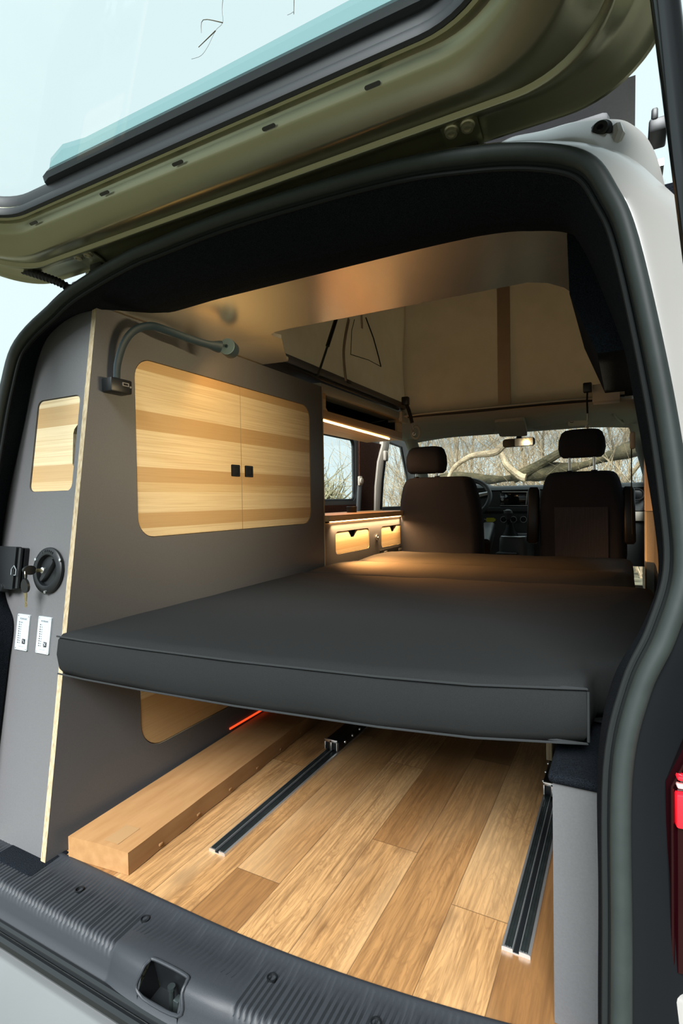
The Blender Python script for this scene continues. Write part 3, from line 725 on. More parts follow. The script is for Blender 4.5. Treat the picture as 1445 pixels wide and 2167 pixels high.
k_ = MB(); lc = RO + RU * (au + .042) + RV * (av + .002); k_.lathe([(0, .014), (.0125, .014), (.0135, .018), (.0135, .030), (.011, .034), (0, .034)], lc, RN, 18); k_.build('lid_catch', 'plastic_black', pw)
# water filler cap
FC = rpt(106, 1207)
fc = thing('filler_cap', 'round black locking filler cap on the grey cupboard rear panel, key in lock', 'cap', FC)
k_ = MB(); k_.lathe([(.0, .001), (.0615, .001), (.0630, .004), (.0620, .009), (.058, .012), (.046, .013), (.0425, .012), (.0405, .006), (.0395, -.012), (0, -.012)], FC, RN, 48); rim = k_.build('rim', 'plastic_black', fc)
k_ = MB(); k_.lathe([(.0, -.012), (.0385, -.012), (.037, -.003), (.030, .000), (0, .001)], FC, RN, 40); k_.build('cap_disc', 'plastic_black', fc)
ang = math.radians(-38); gd = (RU * math.sin(-ang) + RV.normalized() * math.cos(ang)); gp_ = gd.cross(RN)
k_ = MB()
k_.loft([[FC + gd * l + gp_ * w + RN * h for w, h in ((-wd_, -.004), (-wd_, .004), (-wd_ * .55, .0115), (wd_ * .55, .0115), (wd_, .004), (wd_, -.004))] for l, wd_ in ((-.036, .006), (-.030, .010), (-.01, .012), (.01, .012), (.030, .010), (.036, .006))])
k_.build('grip_bar', 'plastic_black', fc)
LK = rpt(91, 1207, .006); 
k_ = MB(); k_.lathe([(0, -.004), (.0085, -.004), (.0085, .0035), (.007, .0045), (0, .0045)], LK, RN, 20); k_.build('lock_barrel', 'metal_bright', fc)
for px, py in ((74, 1184), (126, 1185), (94, 1253)):
    k_ = MB(); k_.lathe([(0, .0), (.0042, 0), (.0038, .0015), (.0, .002)], rpt(px, py, .0135) - RN * .0012, RN, 14); k_.build('rim_screw', 'metal_bright', fc)
em = MB()
for q in range(7):
    a_ = math.radians(90 + (3 - q) * 8.5); r_ = .0525
    em.tube([FC + RN * .0132 + RU * (r_ - .003) * math.cos(a_) + RV.normalized() * (r_ - .003) * math.sin(a_), FC + RN * .0132 + RU * (r_ + .003) * math.cos(a_ + .02) + RV.normalized() * (r_ + .003) * math.sin(a_ + .02)], .0012, 6)
em.build('embossed_mark', 'rubber_black', rim)
# key bunch
kt = thing('key_pair', 'two black-headed keys on a steel ring, one in the filler cap lock, one hanging', 'keys', LK)
def key_head(c, up, sd, w, h, th, parent, name='key_head'):
    n = sd.cross(up).normalized(); P = []
    for i in range(24):
        a = 2 * math.pi * i / 24; P.append((w * math.cos(a) * (1 - .12 * math.sin(a)), h * math.sin(a)))
    k = MB(); k.prism(P, [], c - n * th / 2, sd, up, th); return k.build(name, 'plastic_black', parent)
kd = (RN + RU * -.55).normalized()                             # the inserted key points out of the lock
kc = LK + RN * .032 + RU * -.004
k_ = MB(); k_.tube([LK + RN * .004, LK + RN * .020], [(.0045, .0012)] * 2, 8, flat=(0, 0, 1)); k_.build('key_blade', 'brass', kt)
key_head(kc + RN * .004, RN, RV.normalized(), .0125, .018, .0065, kt)
rc_ = kc + RN * .016 + Vector((0, 0, -.012)); pts = [rc_ + Vector((0, 0, .0105)) * math.cos(2 * math.pi * i / 24) + (RU * .6 + RN * .4).normalized() * .008 * math.sin(2 * math.pi * i / 24) for i in range(24)]
k_ = MB(); k_.tube(pts, .0011, 8, closed=True); k_.build('key_ring', 'metal_bright', kt)
hk = rc_ + Vector((0, 0, -.030))
key_head(hk, Z, X, .0155, .0185, .0065, kt)
k_ = MB(); n_ = X.cross(Z)
k_.prism([(-.0058, -.016), (.0058, -.016), (.0054, -.030), (.0040, -.032), (.0036, -.040), (.0018, -.043), (.0022, -.046), (.0042, -.049), (.0042, -.053), (.0018, -.058), (-.0015, -.058), (-.0034, -.053), (-.0034, -.049), (-.0022, -.046), (-.0026, -.040), (-.0046, -.032)], [], hk - n_ * .0012, X, Z, .0024)
k_.build('key_blade', 'brass', kt)
# level indicators
for i, (pa1, pb1, lab) in enumerate((((41, 1298), (60, 1376), 'white tank level panel nearest the left edge, under the power inlet, bold droplet icon'), ((85, 1303), (104, 1383), 'white tank level panel nearest the mattress corner, under the filler cap'))):
    A = rpt(*pa1); wv = .056; hv = .098
    c = A + RU * (wv / 2) - RV.normalized() * (hv / 2)
    lv = thing('tank_gauge', lab, 'level gauge', c, 'tank level gauges on the cupboard rear')
    k_ = MB(); k_.prism(rrect(-wv / 2, -hv / 2, wv / 2, hv / 2, .003), [], c + RN * .004, RU, RV.normalized(), -.004); k_.build('plate', 'white_plate', lv)
    v1 = RV.normalized(); f0 = c + RN * .004
    for sx in (-1, 1):
        for sy in (-1, 1):
            k_ = MB(); k_.lathe([(0, 0), (.0023, 0), (.0021, .0007), (0, .001)], f0 + RU * sx * .0235 + v1 * sy * .0445, RN, 10); k_.build('plate_screw', 'aluminium', lv)
    text_mesh('VOTRONIC', .0062, f0 + v1 * .0365 + RU * .001, RU, v1, 'print_grey', lv)
    for r_ in range(10):
        zz = .0265 - r_ * .0062
        k_ = MB(); k_.box(f0 + RU * -.0178 + v1 * (zz - .0014) + RN * -.0004, f0 + RU * -.0142 + v1 * (zz + .0014) + RN * .0005); k_.build('level_led', 'print_black', lv)
        text_mesh(('F' if i else '100 %') if r_ == 0 else '%d' % ((10 - r_) * 10), .0040, f0 + RU * -.0105 + v1 * zz, RU, v1, 'print_grey', lv, 'level_mark', align='LEFT')
    k_ = MB(); k_.prism(rrect(.003, -.031, .0175, -.0175, .002), [], f0 + RN * .0004, RU, v1, -.0004); ic_ = k_.build('icon_patch', 'print_black', lv)
    k_ = MB(); k_.tube([f0 + RU * x + v1 * y + RN * .0008 for x, y in (((.006, -.021), (.011, -.021), (.011, -.025), (.014, -.027)) if i == 0 else ((.006, -.029), (.0145, -.0195)))], .0009, 6); k_.build('icon_line', 'white_plate', ic_)
    if i: k_ = MB(); k_.tube([f0 + RU * x + v1 * y + RN * .0008 for x, y in ((.006, -.0195), (.010, -.025), (.0145, -.026))], .0009, 6); k_.build('icon_line', 'white_plate', ic_)
    k_ = MB(); k_.prism(rrect(-.012, -.0392, .012, -.0380, .0004, 2), [], f0 + RN * .0003, RU, v1, -.0003); k_.build('print_line', 'print_grey', lv)

# ------------------------------------------------------------------ reading lamp
LB = at(247, 818, 'x', PX + .02)
lm_ = thing('reading_lamp', 'black gooseneck reading lamp with round grey-blue head on the cupboard side above the doors', 'lamp', LB)
k_ = MB(); k_.box((PX, LB.y - .036, LB.z - .020), (PX + .042, LB.y + .036, LB.z + .020), .005); base = k_.build('base', 'plastic_black', lm_)
us = at(257, 816, 'x', PX + .043); k_ = MB(); k_.prism(rrect(-.011, -.005, .011, .005, .001), [rrect(-.008, -.003, .008, .003, .0006)], (PX + .0422, LB.y + .012, LB.z + .005), Y, Z, .0012); k_.build('usb_port', 'metal_bright', base)
k_ = MB(); k_.lathe([(0, 0), (.003, 0), (.003, .002), (0, .002)], (PX + .042, LB.y + .028, LB.z), X, 10); k_.build('button', 'metal_bright', base)
path = []
for (px, py), xx in zip(((247, 800), (249, 770), (262, 727), (285, 699), (318, 690), (352, 699), (400, 717), (440, 729), (466, 734)), (.020, .022, .034, .052, .076, .100, .128, .150, .162)):
    path.append(at(px, py, 'x', PX + xx))
pp = cr(path, 6)
k_ = MB(); k_.tube(pp, [(.0048, .0120)] * (len(pp) - 6) + [(.0055, .013), (.0065, .015), (.008, .017), (.010, .019), (.012, .020), (.012, .020)], 12, flat=None); k_.build('gooseneck', 'lamp_strap', lm_)
hd = at(480, 733, 'x', PX + .17); hax = ((hd - CAM).normalized() * .85 + RT * .34 + DN * .30).normalized()
k_ = MB(); k_.lathe([(0, 0), (.024, 0), (.0265, .002), (.027, .006), (.027, .036), (.025, .040), (0, .040)], hd, hax, 32); head = k_.build('lamp_head', 'lamp_strap', lm_)
k_ = MB(); k_.lathe([(0, -.0012), (.0255, -.0012), (.0262, .0006), (0, .0006)], hd, hax, 32); k_.build('face_disc', 'lamp_blue_grey', head)
k_ = MB(); k_.lathe([(0, -.006), (.0045, -.006), (.005, -.005), (.005, .0), (0, 0)], hd, hax, 14); k_.build('touch_button', 'lamp_strap', head)

# ------------------------------------------------------------------ bed
def poly_in(P, d):
    n = len(P); out = []
    for i in range(n):
        a, b, c = Vector(P[i - 1]), Vector(P[i]), Vector(P[(i + 1) % n])
        e1 = (b - a).normalized(); e2 = (c - b).normalized(); n1 = Vector((-e1.y, e1.x)); n2 = Vector((-e2.y, e2.x)); m_ = n1 + n2
        m_ = m_ / max(.25, m_.length_squared) * 2 if m_.length > 1e-6 else n1
        out.append(b + m_ * d * (1 if m_.length < 3 else 0))
    return out
def refine(P, step):
    out = []
    for i in range(len(P)):
        a, b = Vector(P[i]), Vector(P[(i + 1) % len(P)]); n = max(1, int((b - a).length / step))
        out += [a + (b - a) * k / n for k in range(n)]
    return out
def cushion(name, outline, z0, z1, r, parent=None, sag=None, puff=.004, seed=1, mat='fabric_charcoal'):
    rnd = random.Random(seed); P = refine(outline, .045); rings = []
    prof = [(r, z0), (r * .35, z0 + r * .22), (0.0, z0 + r * .8), (-puff, (z0 + z1) / 2), (0.0, z1 - r * .75), (r * .28, z1 - r * .25), (r, z1)]
    ph = [rnd.uniform(0, 6) for _ in range(4)]
    for d, z in prof:
        Q = poly_in(P, d) if abs(d) > 1e-9 else P
        ring = []
        for i, q in enumerate(Q):
            w = .0016 * math.sin(i * 1.3 + ph[0]) + .0012 * math.sin(i * .57 + ph[1] + z * 30)
            zz = z + (sag(q.x, q.y) if sag else 0)
            ring.append(Vector((q.x + w * .6, q.y + w, zz + w * .5)))
        rings.append(ring)
    b = MB(); b.loft(rings, caps=False)
    for top, R in ((False, rings[0]), (True, rings[-1])):
        vs_ = [b.bm.verts.new(p) for p in R]; es = [b.bm.edges.new((vs_[i], vs_[(i + 1) % len(vs_)])) for i in range(len(vs_))]
        bmesh.ops.triangle_fill(b.bm, edges=es, use_beauty=True)
    bmesh.ops.remove_doubles(b.bm, verts=b.bm.verts, dist=.0004)
    return b.build(name, mat, parent, smooth=55)
front = [(-.624, -.043), (-.52, -.044), (-.336, -.036), (-.07, -.018), (.243, .018), (.416, .050), (.60, .112)]
main_out = front + [(.612, .24), (.70, .30), (.735, .40), (.745, .8), (.745, 1.19), (-.622, 1.10)]
mt1 = thing('mattress', 'large charcoal mattress section, front of the bed, hanging over the open boot', 'mattress', (0, .5, .46))
m1 = cushion('cover', main_out, .458, .578, .030, mt1, sag=lambda x, y: .012 * max(0, y) / 1.1)
ps = refine(front, .04)
for zz, dd in ((.470, -.004), (.566, -.004)):
    k_ = MB(); k_.tube([Vector((p.x, p.y + dd * .3, zz)) for p in ps[:-9]], .0022, 6); k_.build('piping', 'fabric_piping', m1)
k_ = MB(); k_.tube([Vector((.602, .108, z)) for z in (.475, .50, .53, .562)], .0025, 6); k_.build('piping', 'fabric_piping', m1)
mt2 = cushion('mattress', [(-.622, 1.112), (.69, 1.112), (.69, 1.60), (-.612, 1.60)], .462, .592, .030, None, sag=lambda x, y: -.006 + .010 * math.sin(math.pi * (y - 1.11) / .5), seed=5)
tag(mt2, 'charcoal mattress section lying second from the open boot, lit orange at its left end', 'mattress')
mt3 = cushion('mattress', [(-.612, 1.612), (.69, 1.612), (.69, 2.16), (-.592, 2.16)],   .462, .588, .034, None, sag=lambda x, y: -.004 + .016 * math.sin(math.pi * (y - 1.61) / .56), seed=9)
tag(mt3, 'narrow-looking charcoal mattress section farthest from the boot, right behind the front seats', 'mattress')
bb = thing('bed_frame', 'dark bed board under the mattress, carried on plywood legs that run on the floor rails', 'bed', (0, 1.1, 0))
k_ = MB(); k_.box((-.61, .30, .438), (.54, 2.14, .456), .002); k_.build('bed_board', 'laminate_dark', bb)
k_ = MB(); k_.box((.545, .30, .438), (.735, 2.14, .456), .002); k_.build('bed_board', 'laminate_dark', bb)
for xx in (-.262, .438):
    k_ = MB(); k_.box((xx - .009, .93, .045), (xx + .009, 1.9, .437), .001); lg = k_.build('leg', ['plywood_edge'], bb)
k_ = MB(); q = at(1140, 1585, 'y', .9); k_.box((q.x - .016, .88, .425), (q.x + .012, .93, .437), .001); k_.tube([(q.x + .004, .875, .431), (q.x + .004, .93, .431)], .006, 10); k_.build('hinge', 'aluminium', bb)
for px, py in ((1327, 1195), (1330, 1240)):
    q = at(px, py, 'x', .694); k_ = MB(); k_.tube([q + Vector((.003, -.03, -.02)), q + Vector((.006, 0, .0)), q + Vector((.003, .02, .03))], .003, 8); k_.build('zip_pull', 'metal_bright', mt2 if py > 1220 else mt3)
q = at(1343, 1250, 'y', 1.25); k_ = MB(); k_.box((.700, 1.30, .53), (.725, 1.33, .562), .004); k_.tube([(.69, 1.315, .53), (.69, 1.315, .565)], .008, 10); k_.build('latch', 'aluminium', bb)

# ------------------------------------------------------------------ floor rails with brackets
for i, (x0, x1, y0, lab) in enumerate(((-.295, -.243, .137, 'aluminium floor rail with dark grooves beside the long cardboard box'), (.438, .493, .168, 'aluminium floor rail with dark grooves along the right grey panel'))):
    rl = thing('floor_rail', lab, 'rail', ((x0 + x1) / 2, y0, 0)); cx = (x0 + x1) / 2; w = (x1 - x0) / 2
    k_ = MB()
    pr = [(-w, 0), (-w, .007), (-w + .003, .0085), (-.006, .0085), (-.006, .002), (.006, .002), (.006, .0085), (w - .003, .0085), (w, .007), (w, 0)]
    k_.prism([(a, b) for a, b in pr], [], (cx, y0, 0), X, Z, -1.9); k_.build('profile', 'aluminium', rl)
    for a, b in ((-w + .005, -.0075), (.0075, w - .005)):
        k_ = MB()
        n = 13; k_.grid([[Vector((cx + a + (b - a) * j / (n - 1), yy, .0090 + (.0022 if j % 4 in (1, 2) else 0))) for j in range(n)] for yy in (y0 + .002, y0 + 1.88)]); k_.build('tread', 'steel_dark', rl)
    k_ = MB(); k_.box((cx - .0055, y0 + .001, .002), (cx + .0055, y0 + 1.88, .0035)); k_.build('groove', 'rubber_black', rl)
    by = y0 + .60
    br = thing('rail_bracket', ('chrome fork bracket on the left floor rail, under the bed' if i == 0 else 'chrome fork bracket on the right floor rail, half hidden by the grey panel'), 'bracket', (cx, by, .01), 'fork brackets sliding on the floor rails')
    k_ = MB()
    k_.box((cx - .026, by, .042), (cx + .026, by + .006, .052), .001); k_.box((cx - .026, by, .014), (cx - .021, by + .006, .05), .001); k_.box((cx + .021, by, .014), (cx + .026, by + .006, .05), .001); k_.box((cx - .004, by, .0125), (cx + .004, by + .006, .05), .001)
    k_.build('fork', 'metal_bright', br)
    k_ = MB(); k_.box((cx - .028, by + .007, .0125), (cx + .030, by + .30, .044), .003); k_.build('carriage', 'plastic_black', br)
    for j in range(4):
        k_ = MB(); k_.lathe([(0, 0), (.006, 0), (.005, .004), (0, .005)], (cx + (.031 if i == 0 else -.030), by + .05 + .06 * j, .030), X if i == 0 else -X, 10); k_.build('bolt', 'metal_bright', br)

# ------------------------------------------------------------------ cardboard box
cbx = thing('cardboard_box', 'long flat brown cardboard box lying on the wood floor along the grey cupboard', 'box', (-.5, .4, 0))
k_ = MB()
c0, c1 = Vector((-.598, -.046, 0)), Vector((-.407, -.022, 0)); dirn = (Vector((-.436, .728, 0)) - c1).normalized(); Lb = 1.15; hb = .056
rings = []
for j in range(24):
    t_ = j / 23 * Lb; wob = .0016 * math.sin(j * 1.9); a = c0 + dirn * t_; b = c1 + dirn * t_; b.x += wob
    rings.append([a + Z * .001, b + Z * (.001 + .0015 * abs(math.sin(j * 1.1))), b + Z * (hb + wob * .5), (a + b) / 2 + Z * (hb + .003), a + Z * hb])
k_.loft(rings); k_.build('carton', 'cardboard', cbx, smooth=20)
dw = (c1 - c0).normalized()
k_ = MB(); tq = (c0 + c1) / 2 + dw * .02; k_.grid([[tq + dw * u + dirn * v + Z * (hb + .0034 - abs(u) * .030) for u in (-.03, -.015, 0, .015, .03)] for v in (.015, .04, .065, .085)]); k_.build('packing_tape', 'card_tape', cbx)
for j in range(6):
    q = c1 + dirn * (.10 + .145 * j); k_ = MB(); k_.box(q + Vector((-.0035, 0, .012)), q + Vector((.0028, .012, .018)), .001); k_.build('staple_flap', 'cardboard', cbx)
k_ = MB(); k_.box((PX + .0002, .62, .066), (PX + .004, 1.30, .072)); ls = k_.build('glow_strip', 'red_glow'); tag(ls, 'thin line of reflected red light, built as a glowing strip, along the cupboard foot behind the cardboard box', 'reflected glow')  # reflected red light put in as an emitting strip

# ------------------------------------------------------------------ grey wheel box on the right with its carpet top
wh = thing('wheel_box', 'grey laminate box panel on the right of the floor with rolled black carpet on top', 'box', (.60, .1, 0))
k_ = MB(); k_.box((.549, .055, .002), (.640, .071, .422)); k_.box((.549, .071, .002), (.561, 1.25, .422)); k_.build('panel', 'laminate_grey', wh, smooth=None)
k_ = MB(); k_.box((.542, .046, .418), (.70, 1.25, .436), .008, 3); k_.box((.62, .09, .43), (.75, 1.25, .446), .006); k_.build('carpet_top', 'carpet_black', wh)

# ------------------------------------------------------------------ kitchen unit
KX = PX - .003
kit = thing('kitchen_unit', 'grey kitchen cabinet with two light wood drawers under a wooden worktop, lit by warm strip', 'kitchen', (-.78, 1.9, 0))
dr = [(1.464, .628, 1.862, .744), (2.036, .616, 2.410, .742)]
k_ = MB(); k_.prism([(1.352, .002), (2.472, .002), (2.472, .790), (1.352, .790)], [rrect(*d, .022) for d in dr], (KX, 0, 0), Y, Z, -.016, 0, 1); k_.build('front_panel', ['laminate_grey', 'plywood_edge'], kit, smooth=None)
k_ = MB(); k_.box((-.90, 2.455, .002), (KX + .004, 2.472, .79)); k_.build('end_panel', 'plywood_edge', kit, smooth=None)
k_ = MB(); k_.box((-.90, 1.36, .10), (KX - .12, 2.45, .78)); k_.build('carcass', 'laminate_dark', kit)
k_ = MB(); k_.prism([(-.905, 1.352), (KX + .032, 1.352), (KX + .032, 2.44), (KX + .022, 2.49), (KX - .005, 2.505), (-.905, 2.505)], [], (0, 0, .800), X, Y, .030); k_.build('worktop', 'wood_along', kit, smooth=None)
for d in dr:
    y0, z0, y1, z1 = d; m_ = (y0 + y1) / 2; po = rrect(y0 + .002, z0 + .002, y1 - .002, z1 - .002, .020)
    tk = max(range(len(po)), key=lambda i: (round(po[i][1], 5), po[i][0]))
    cut = [(m_ + .055, z1 - .002), (m_ + .030, z1 - .040), (m_ - .020, z1 - .040), (m_ - .055, z1 - .002)]
    poly = []
    for i, p in enumerate(po):
        poly.append(p)
        if i == tk: poly += cut
    k_ = MB(); k_.prism(poly, [], (KX - .003, 0, 0), Y, Z, -.013, 0, 1); dd = k_.build('drawer', ['wood_along', 'plywood_edge'], kit, smooth=None)
    k_ = MB(); k_.box((KX - .10, m_ - .06, z1 - .045), (KX - .03, m_ + .06, z1 + .0)); k_.build('finger_hole', 'plastic_black', dd)
k_ = MB(); k_.lathe([(0, 0), (.018, 0), (.018, .006), (.015, .008), (.006, .008), (.005, .012), (0, .012)], (KX, 1.968, .682), X, 20); k_.build('lock', 'metal_bright', kit)
k_ = MB(); k_.box((KX, 2.005, .556), (KX + .004, 2.43, .602), .001); so = k_.build('vent_strip', 'plastic_black', kit)
for yy in (2.06, 2.30):
    k_ = MB(); k_.box((KX + .004, yy, .576), (KX + .006, yy + .05, .590)); k_.build('vent_slot', 'aluminium', so)
k_ = MB(); k_.box((KX + .002, 1.40, .7945), (KX + .010, 2.45, .7995)); k_.build('glow_strip', 'led_warm', kit)
pot = MB(); q = Vector((-.80, 1.98, .8301)); pot.lathe([(0, 0), (.030, 0), (.032, .03), (.032, .034), (.030, .036), (0, .036)], q, Z, 20); jp = pot.build('jar', 'plastic_black'); tag(jp, 'small dark lidded pot standing on the wooden worktop by the side window', 'pot')

# ------------------------------------------------------------------ overhead shelf
sh = thing('overhead_shelf', 'wood-fronted open shelf with warm light strip above the side window', 'shelf', (-.77, 1.88, 1.29))
SX = PX - .011
k_ = MB(); k_.prism([(1.352, 1.300), (2.42, 1.292), (2.42, 1.424), (1.352, 1.452)], [[(1.42, 1.345), (2.335, 1.345), (2.335, 1.418), (1.40, 1.432), (1.40, 1.36)][::1]], (SX, 0, 0), Y, Z, -.016); k_.build('front_frame', 'wood_along', sh, smooth=None)
k_ = MB(); k_.box((-.90, 1.352, 1.296), (SX - .016, 2.42, 1.306)); k_.build('shelf_board', 'wood_along', sh, smooth=None)
k_ = MB(); k_.box((-.90, 1.352, 1.307), (-.885, 2.42, 1.45)); k_.box((-.885, 1.352, 1.44), (SX - .017, 2.42, 1.452)); k_.box((-.885, 2.40, 1.307), (SX - .017, 2.419, 1.44)); k_.build('interior', 'plastic_black', sh)
k_ = MB(); k_.prism([(1.36, 1.291), (2.20, 1.279), (2.20, 1.286), (1.36, 1.300)], [], (SX - .004, 0, 0), Y, Z, .006); k_.build('glow_strip', 'led_warm', sh)

# ------------------------------------------------------------------ raised roof: tent, side rails
tent = thing('roof_tent', 'grey-beige canvas of the raised pop-up roof, seen through the ceiling opening', 'tent', (-.05, 1.5, 1.5))
YF = 2.45
rows = []
for j in range(9):
    z = 1.44 + .9 * j / 8; rows.append([Vector((x, YF + .012 * math.sin(x * 5 + j * .8), z)) for x in [-.66 + 1.36 * i / 24 for i in range(25)]])
k_ = MB(); k_.grid(rows); k_.build('front_canvas', 'tent_canvas', tent)
k_ = MB(); k_.box((-.02, YF - .022, 1.455), (.055, YF - .016, 2.3)); k_.build('canvas_strap', 'tent_canvas', tent)
rows = []
for j in range(9):
    u = j / 8; rows.append([Vector((-.632 - .0 * u + .008 * math.sin(i * .6 + j), y, 1.50 + (.10 + .80 * (y - .5) / 1.95) * u)) for i, y in enumerate([.45 + 2.02 * q / 24 for q in range(25)])])
k_ = MB(); k_.grid(rows); side_c = k_.build('side_canvas', 'tent_canvas', tent)
rows = []
for j in range(5):
    u = j / 4; rows.append([Vector((.672, y, 1.50 + (.10 + .80 * (y - .5) / 1.95) * u)) for i, y in enumerate([.45 + 2.02 * q / 10 for q in range(11)])])
k_ = MB(); k_.grid(rows); k_.build('side_canvas', 'tent_canvas', tent)
k_ = MB(); k_.loft([[Vector((x, .30, 1.60)), Vector((x, 2.6, 2.36)), Vector((x, 2.6, 2.42)), Vector((x, .22, 1.66))] for x in (-.74, .68)]); k_.build('roof_shell', 'laminate_dark', tent, smooth=None)
# window flap seams and strap on the side canvas
def sc_pt(px, py): return at(px, py, 'x', -.618)
k_ = MB(); k_.tube([sc_pt(774, 672), sc_pt(790, 715), sc_pt(801, 755), sc_pt(806, 776)], .0035, 6); k_.tube([sc_pt(806, 776), sc_pt(780, 762), sc_pt(742, 750)], .002, 6); k_.tube([sc_pt(742, 750), sc_pt(744, 700), sc_pt(750, 676)], .002, 6); k_.build('flap_zip', 'strap_black', tent)
k_ = MB(); k_.tube(cr([sc_pt(738, 676), sc_pt(731, 710), sc_pt(727, 745), sc_pt(729, 780), sc_pt(732, 806)], 6), [(.013, .004)] * 25, 8, flat=(0, 1, 0)); k_.build('canvas_strap', 'tent_canvas', tent)
k_ = MB(); k_.tube([sc_pt(765, 668), sc_pt(766, 695)], [(.012, .003)] * 2, 8, flat=(0, 1, 0)); k_.build('flap_tab', 'plastic_beige', tent)
gs = thing('roof_strut', 'thin black gas strut slanting up beside the canvas inside the raised roof', 'strut', at(672, 795, 'x', -.60))
k_ = MB(); k_.tube([at(672, 796, 'x', -.60), at(693, 732, 'x', -.60)], .006, 10); k_.build('piston_rod', 'steel_dark', gs)
k_ = MB(); k_.tube([at(693, 732, 'x', -.60), at(712, 672, 'x', -.60)], .010, 12); k_.build('cylinder', 'plastic_black', gs)
rlb = thing('side_rail', 'grey trimmed roof rail along the left side under the tent canvas', 'rail', (-.66, 1.7, 1.43))
k_ = MB(); k_.loft([[Vector((PX - .09, y, 1.424)), Vector((PX - .015, y, 1.424)), Vector((PX - .006, y, 1.438)), Vector((PX - .006, y, 1.472)), Vector((PX - .09, y, 1.478))] for y in (1.345, 1.8, 2.36)]); k_.build('trim', 'headliner', rlb)
k_ = MB(); k_.box((PX - .09, 2.365, 1.410), (PX + .010, 2.47, 1.478), .006); k_.build('end_cap', 'plastic_beige', rlb)
k_ = MB(); k_.tube([Vector((PX - .002, .93, 1.492)), Vector((PX - .002, 2.33, 1.486))], .009, 10); k_.build('canvas_track', 'rubber_black', rlb)
k_ = MB(); q = at(735, 812, 'x', PX); k_.box(q + Vector((-.004, -.03, -.004)), q + Vector((.012, .03, .02)), .004); k_.build('track_clip', 'plastic_black', rlb)
rrb = MB(); q = at(1268, 832, 'y', 2.36); rrb.box((q.x - .035, 2.36, q.z - .045), (q.x + .10, 2.47, q.z + .05), .004); o_ = rrb.build('rail_end_block', 'plastic_beige'); tag(o_, 'brown block end of the right roof rail under the tent canvas', 'rail end')
for side, (p0, p1, p2, p3) in enumerate((((858, 850), (866, 872), (872, 895), (876, 918)), ((1243, 822), (1242, 848), (1243, 875), (1243, 902)))):
    yy = 2.34
    stp = thing('roof_strap', ('black strap with a chrome hook hanging by the driver seat headrest' if side == 0 else 'black strap with a chrome hook hanging above the passenger headrest'), 'strap', at(*p0, 'y', yy), 'roof tie-down straps')
    k_ = MB(); pts = [at(*p, 'y', yy) for p in (p0, p1, p2)]
    k_.tube(cr(pts, 5), [(.004, .012 if side == 0 else .005)] * 11, 8, flat=(0, 1, 0)); k_.build('webbing', 'strap_black', stp)
    k_ = MB(); q = at(*p0, 'y', yy - .01); k_.box(q + Vector((-.022, -.02, -.022)), q + Vector((.022, .02, .030)), .006); k_.build('buckle', 'plastic_black', stp)
    q = at(*p2, 'y', yy); q3 = at(*p3, 'y', yy)
    k_ = MB(); k_.tube([q, q.lerp(q3, .6)], .003, 8); k_.tube([q3 + Vector((.009 * math.cos(a), 0, .009 * math.sin(a))) for a in [math.radians(100 + 280 * i / 12) for i in range(13)]], .003, 8); k_.build('hook', 'metal_bright', stp)

# ------------------------------------------------------------------ cab: headliner, windscreen, pillars
k_ = MB()
rows = []
for y, z in ((2.40, 1.455), (2.455, 1.452), (2.50, 1.440), (2.70, 1.425), (3.0, 1.405), (3.2, 1.388), (3.24, 1.398)):
    rows.append([Vector((x, y, z - .035 * max(0, abs(x + .05) - .45) ** 1.5 * 4)) for x in [-.88 + 1.62 * i / 24 for i in range(25)]])
k_.grid(rows); hl = struct(k_.build('ceiling_cab', 'headliner', solid=.01)); hl.name = 'trim_1'
k_ = MB(); k_.tube([Vector((x, 2.425, 1.448 + .002 * math.sin(x * 9))) for x in [-.60 + 1.26 * i / 12 for i in range(13)]], .012, 8); o_ = struct(k_.build('trim_2', 'rubber_black'))
WS = [(-.80, 3.2, 1.375), (-.25, 3.22, 1.398), (.20, 3.22, 1.399), (.70, 3.2, 1.38), (.86, 3.95, .93), (-.05, 4.05, .93), (-1.08, 3.95, .93)]
k_ = MB(); k_.bm.faces.new([k_.bm.verts.new(p) for p in WS]); struct(k_.build('window_5', 'glass', solid=.004))
# A pillars and B pillars
for sx, xt, xb, nm in ((1, .72, .87, 3), (-1, -.83, -1.0, 4)):
    k_ = MB(); k_.tube([Vector((xt, 3.05, 1.40)), Vector((xt + (xb - xt) * .5, 3.55, 1.17)), Vector((xb, 4.0, .90))], [(.035, .05)] * 3, 10); struct(k_.build('trim_%d' % nm, 'headliner'))
def pillar(nm, x, y0, y1, zsplit, th):
    k_ = MB()
    k_.loft([[Vector((x - th, y0 + .01, z)), Vector((x - th * 1.1, (y0 + y1) / 2, z)), Vector((x - th, y1 - .01, z)), Vector((x + .02, y1, z)), Vector((x + .02, y0, z))] for z in (zsplit, 1.10, 1.25)] +
            [[Vector((x - th - .03, y0 + .01, 1.36)), Vector((x - th - .03, (y0 + y1) / 2, 1.36)), Vector((x - th - .03, y1, 1.36)), Vector((x + .02, y1, 1.36)), Vector((x + .02, y0, 1.36))]])
    p = struct(k_.build('trim_%d' % nm, 'plastic_beige'))
    k_ = MB(); k_.box((x - th, y0 + .005, 0), (x + .02, y1 - .005, zsplit - .002), .006); k_.build('lower_trim', 'headliner', p)
q = at(1375, 1080, 'y', 2.15)
pillar(5, XR - .005, 2.02, 2.28, q.z, .028)
k_ = MB()
k_.loft([[Vector((XL + .03, y, z)), Vector((XL + .045, y + .05, z)), Vector((XL + .03, y + .13, z)), Vector((XL - .005, y + .14, z)), Vector((XL - .005, y, z))] for y, z in [(wy(a), wz(b)) for a, b in ((2.55, .80), (2.57, 1.0), (2.62, 1.18), (2.70, 1.30), (2.72, 1.40))]])
struct(k_.build('trim_6', 'plastic_beige'))
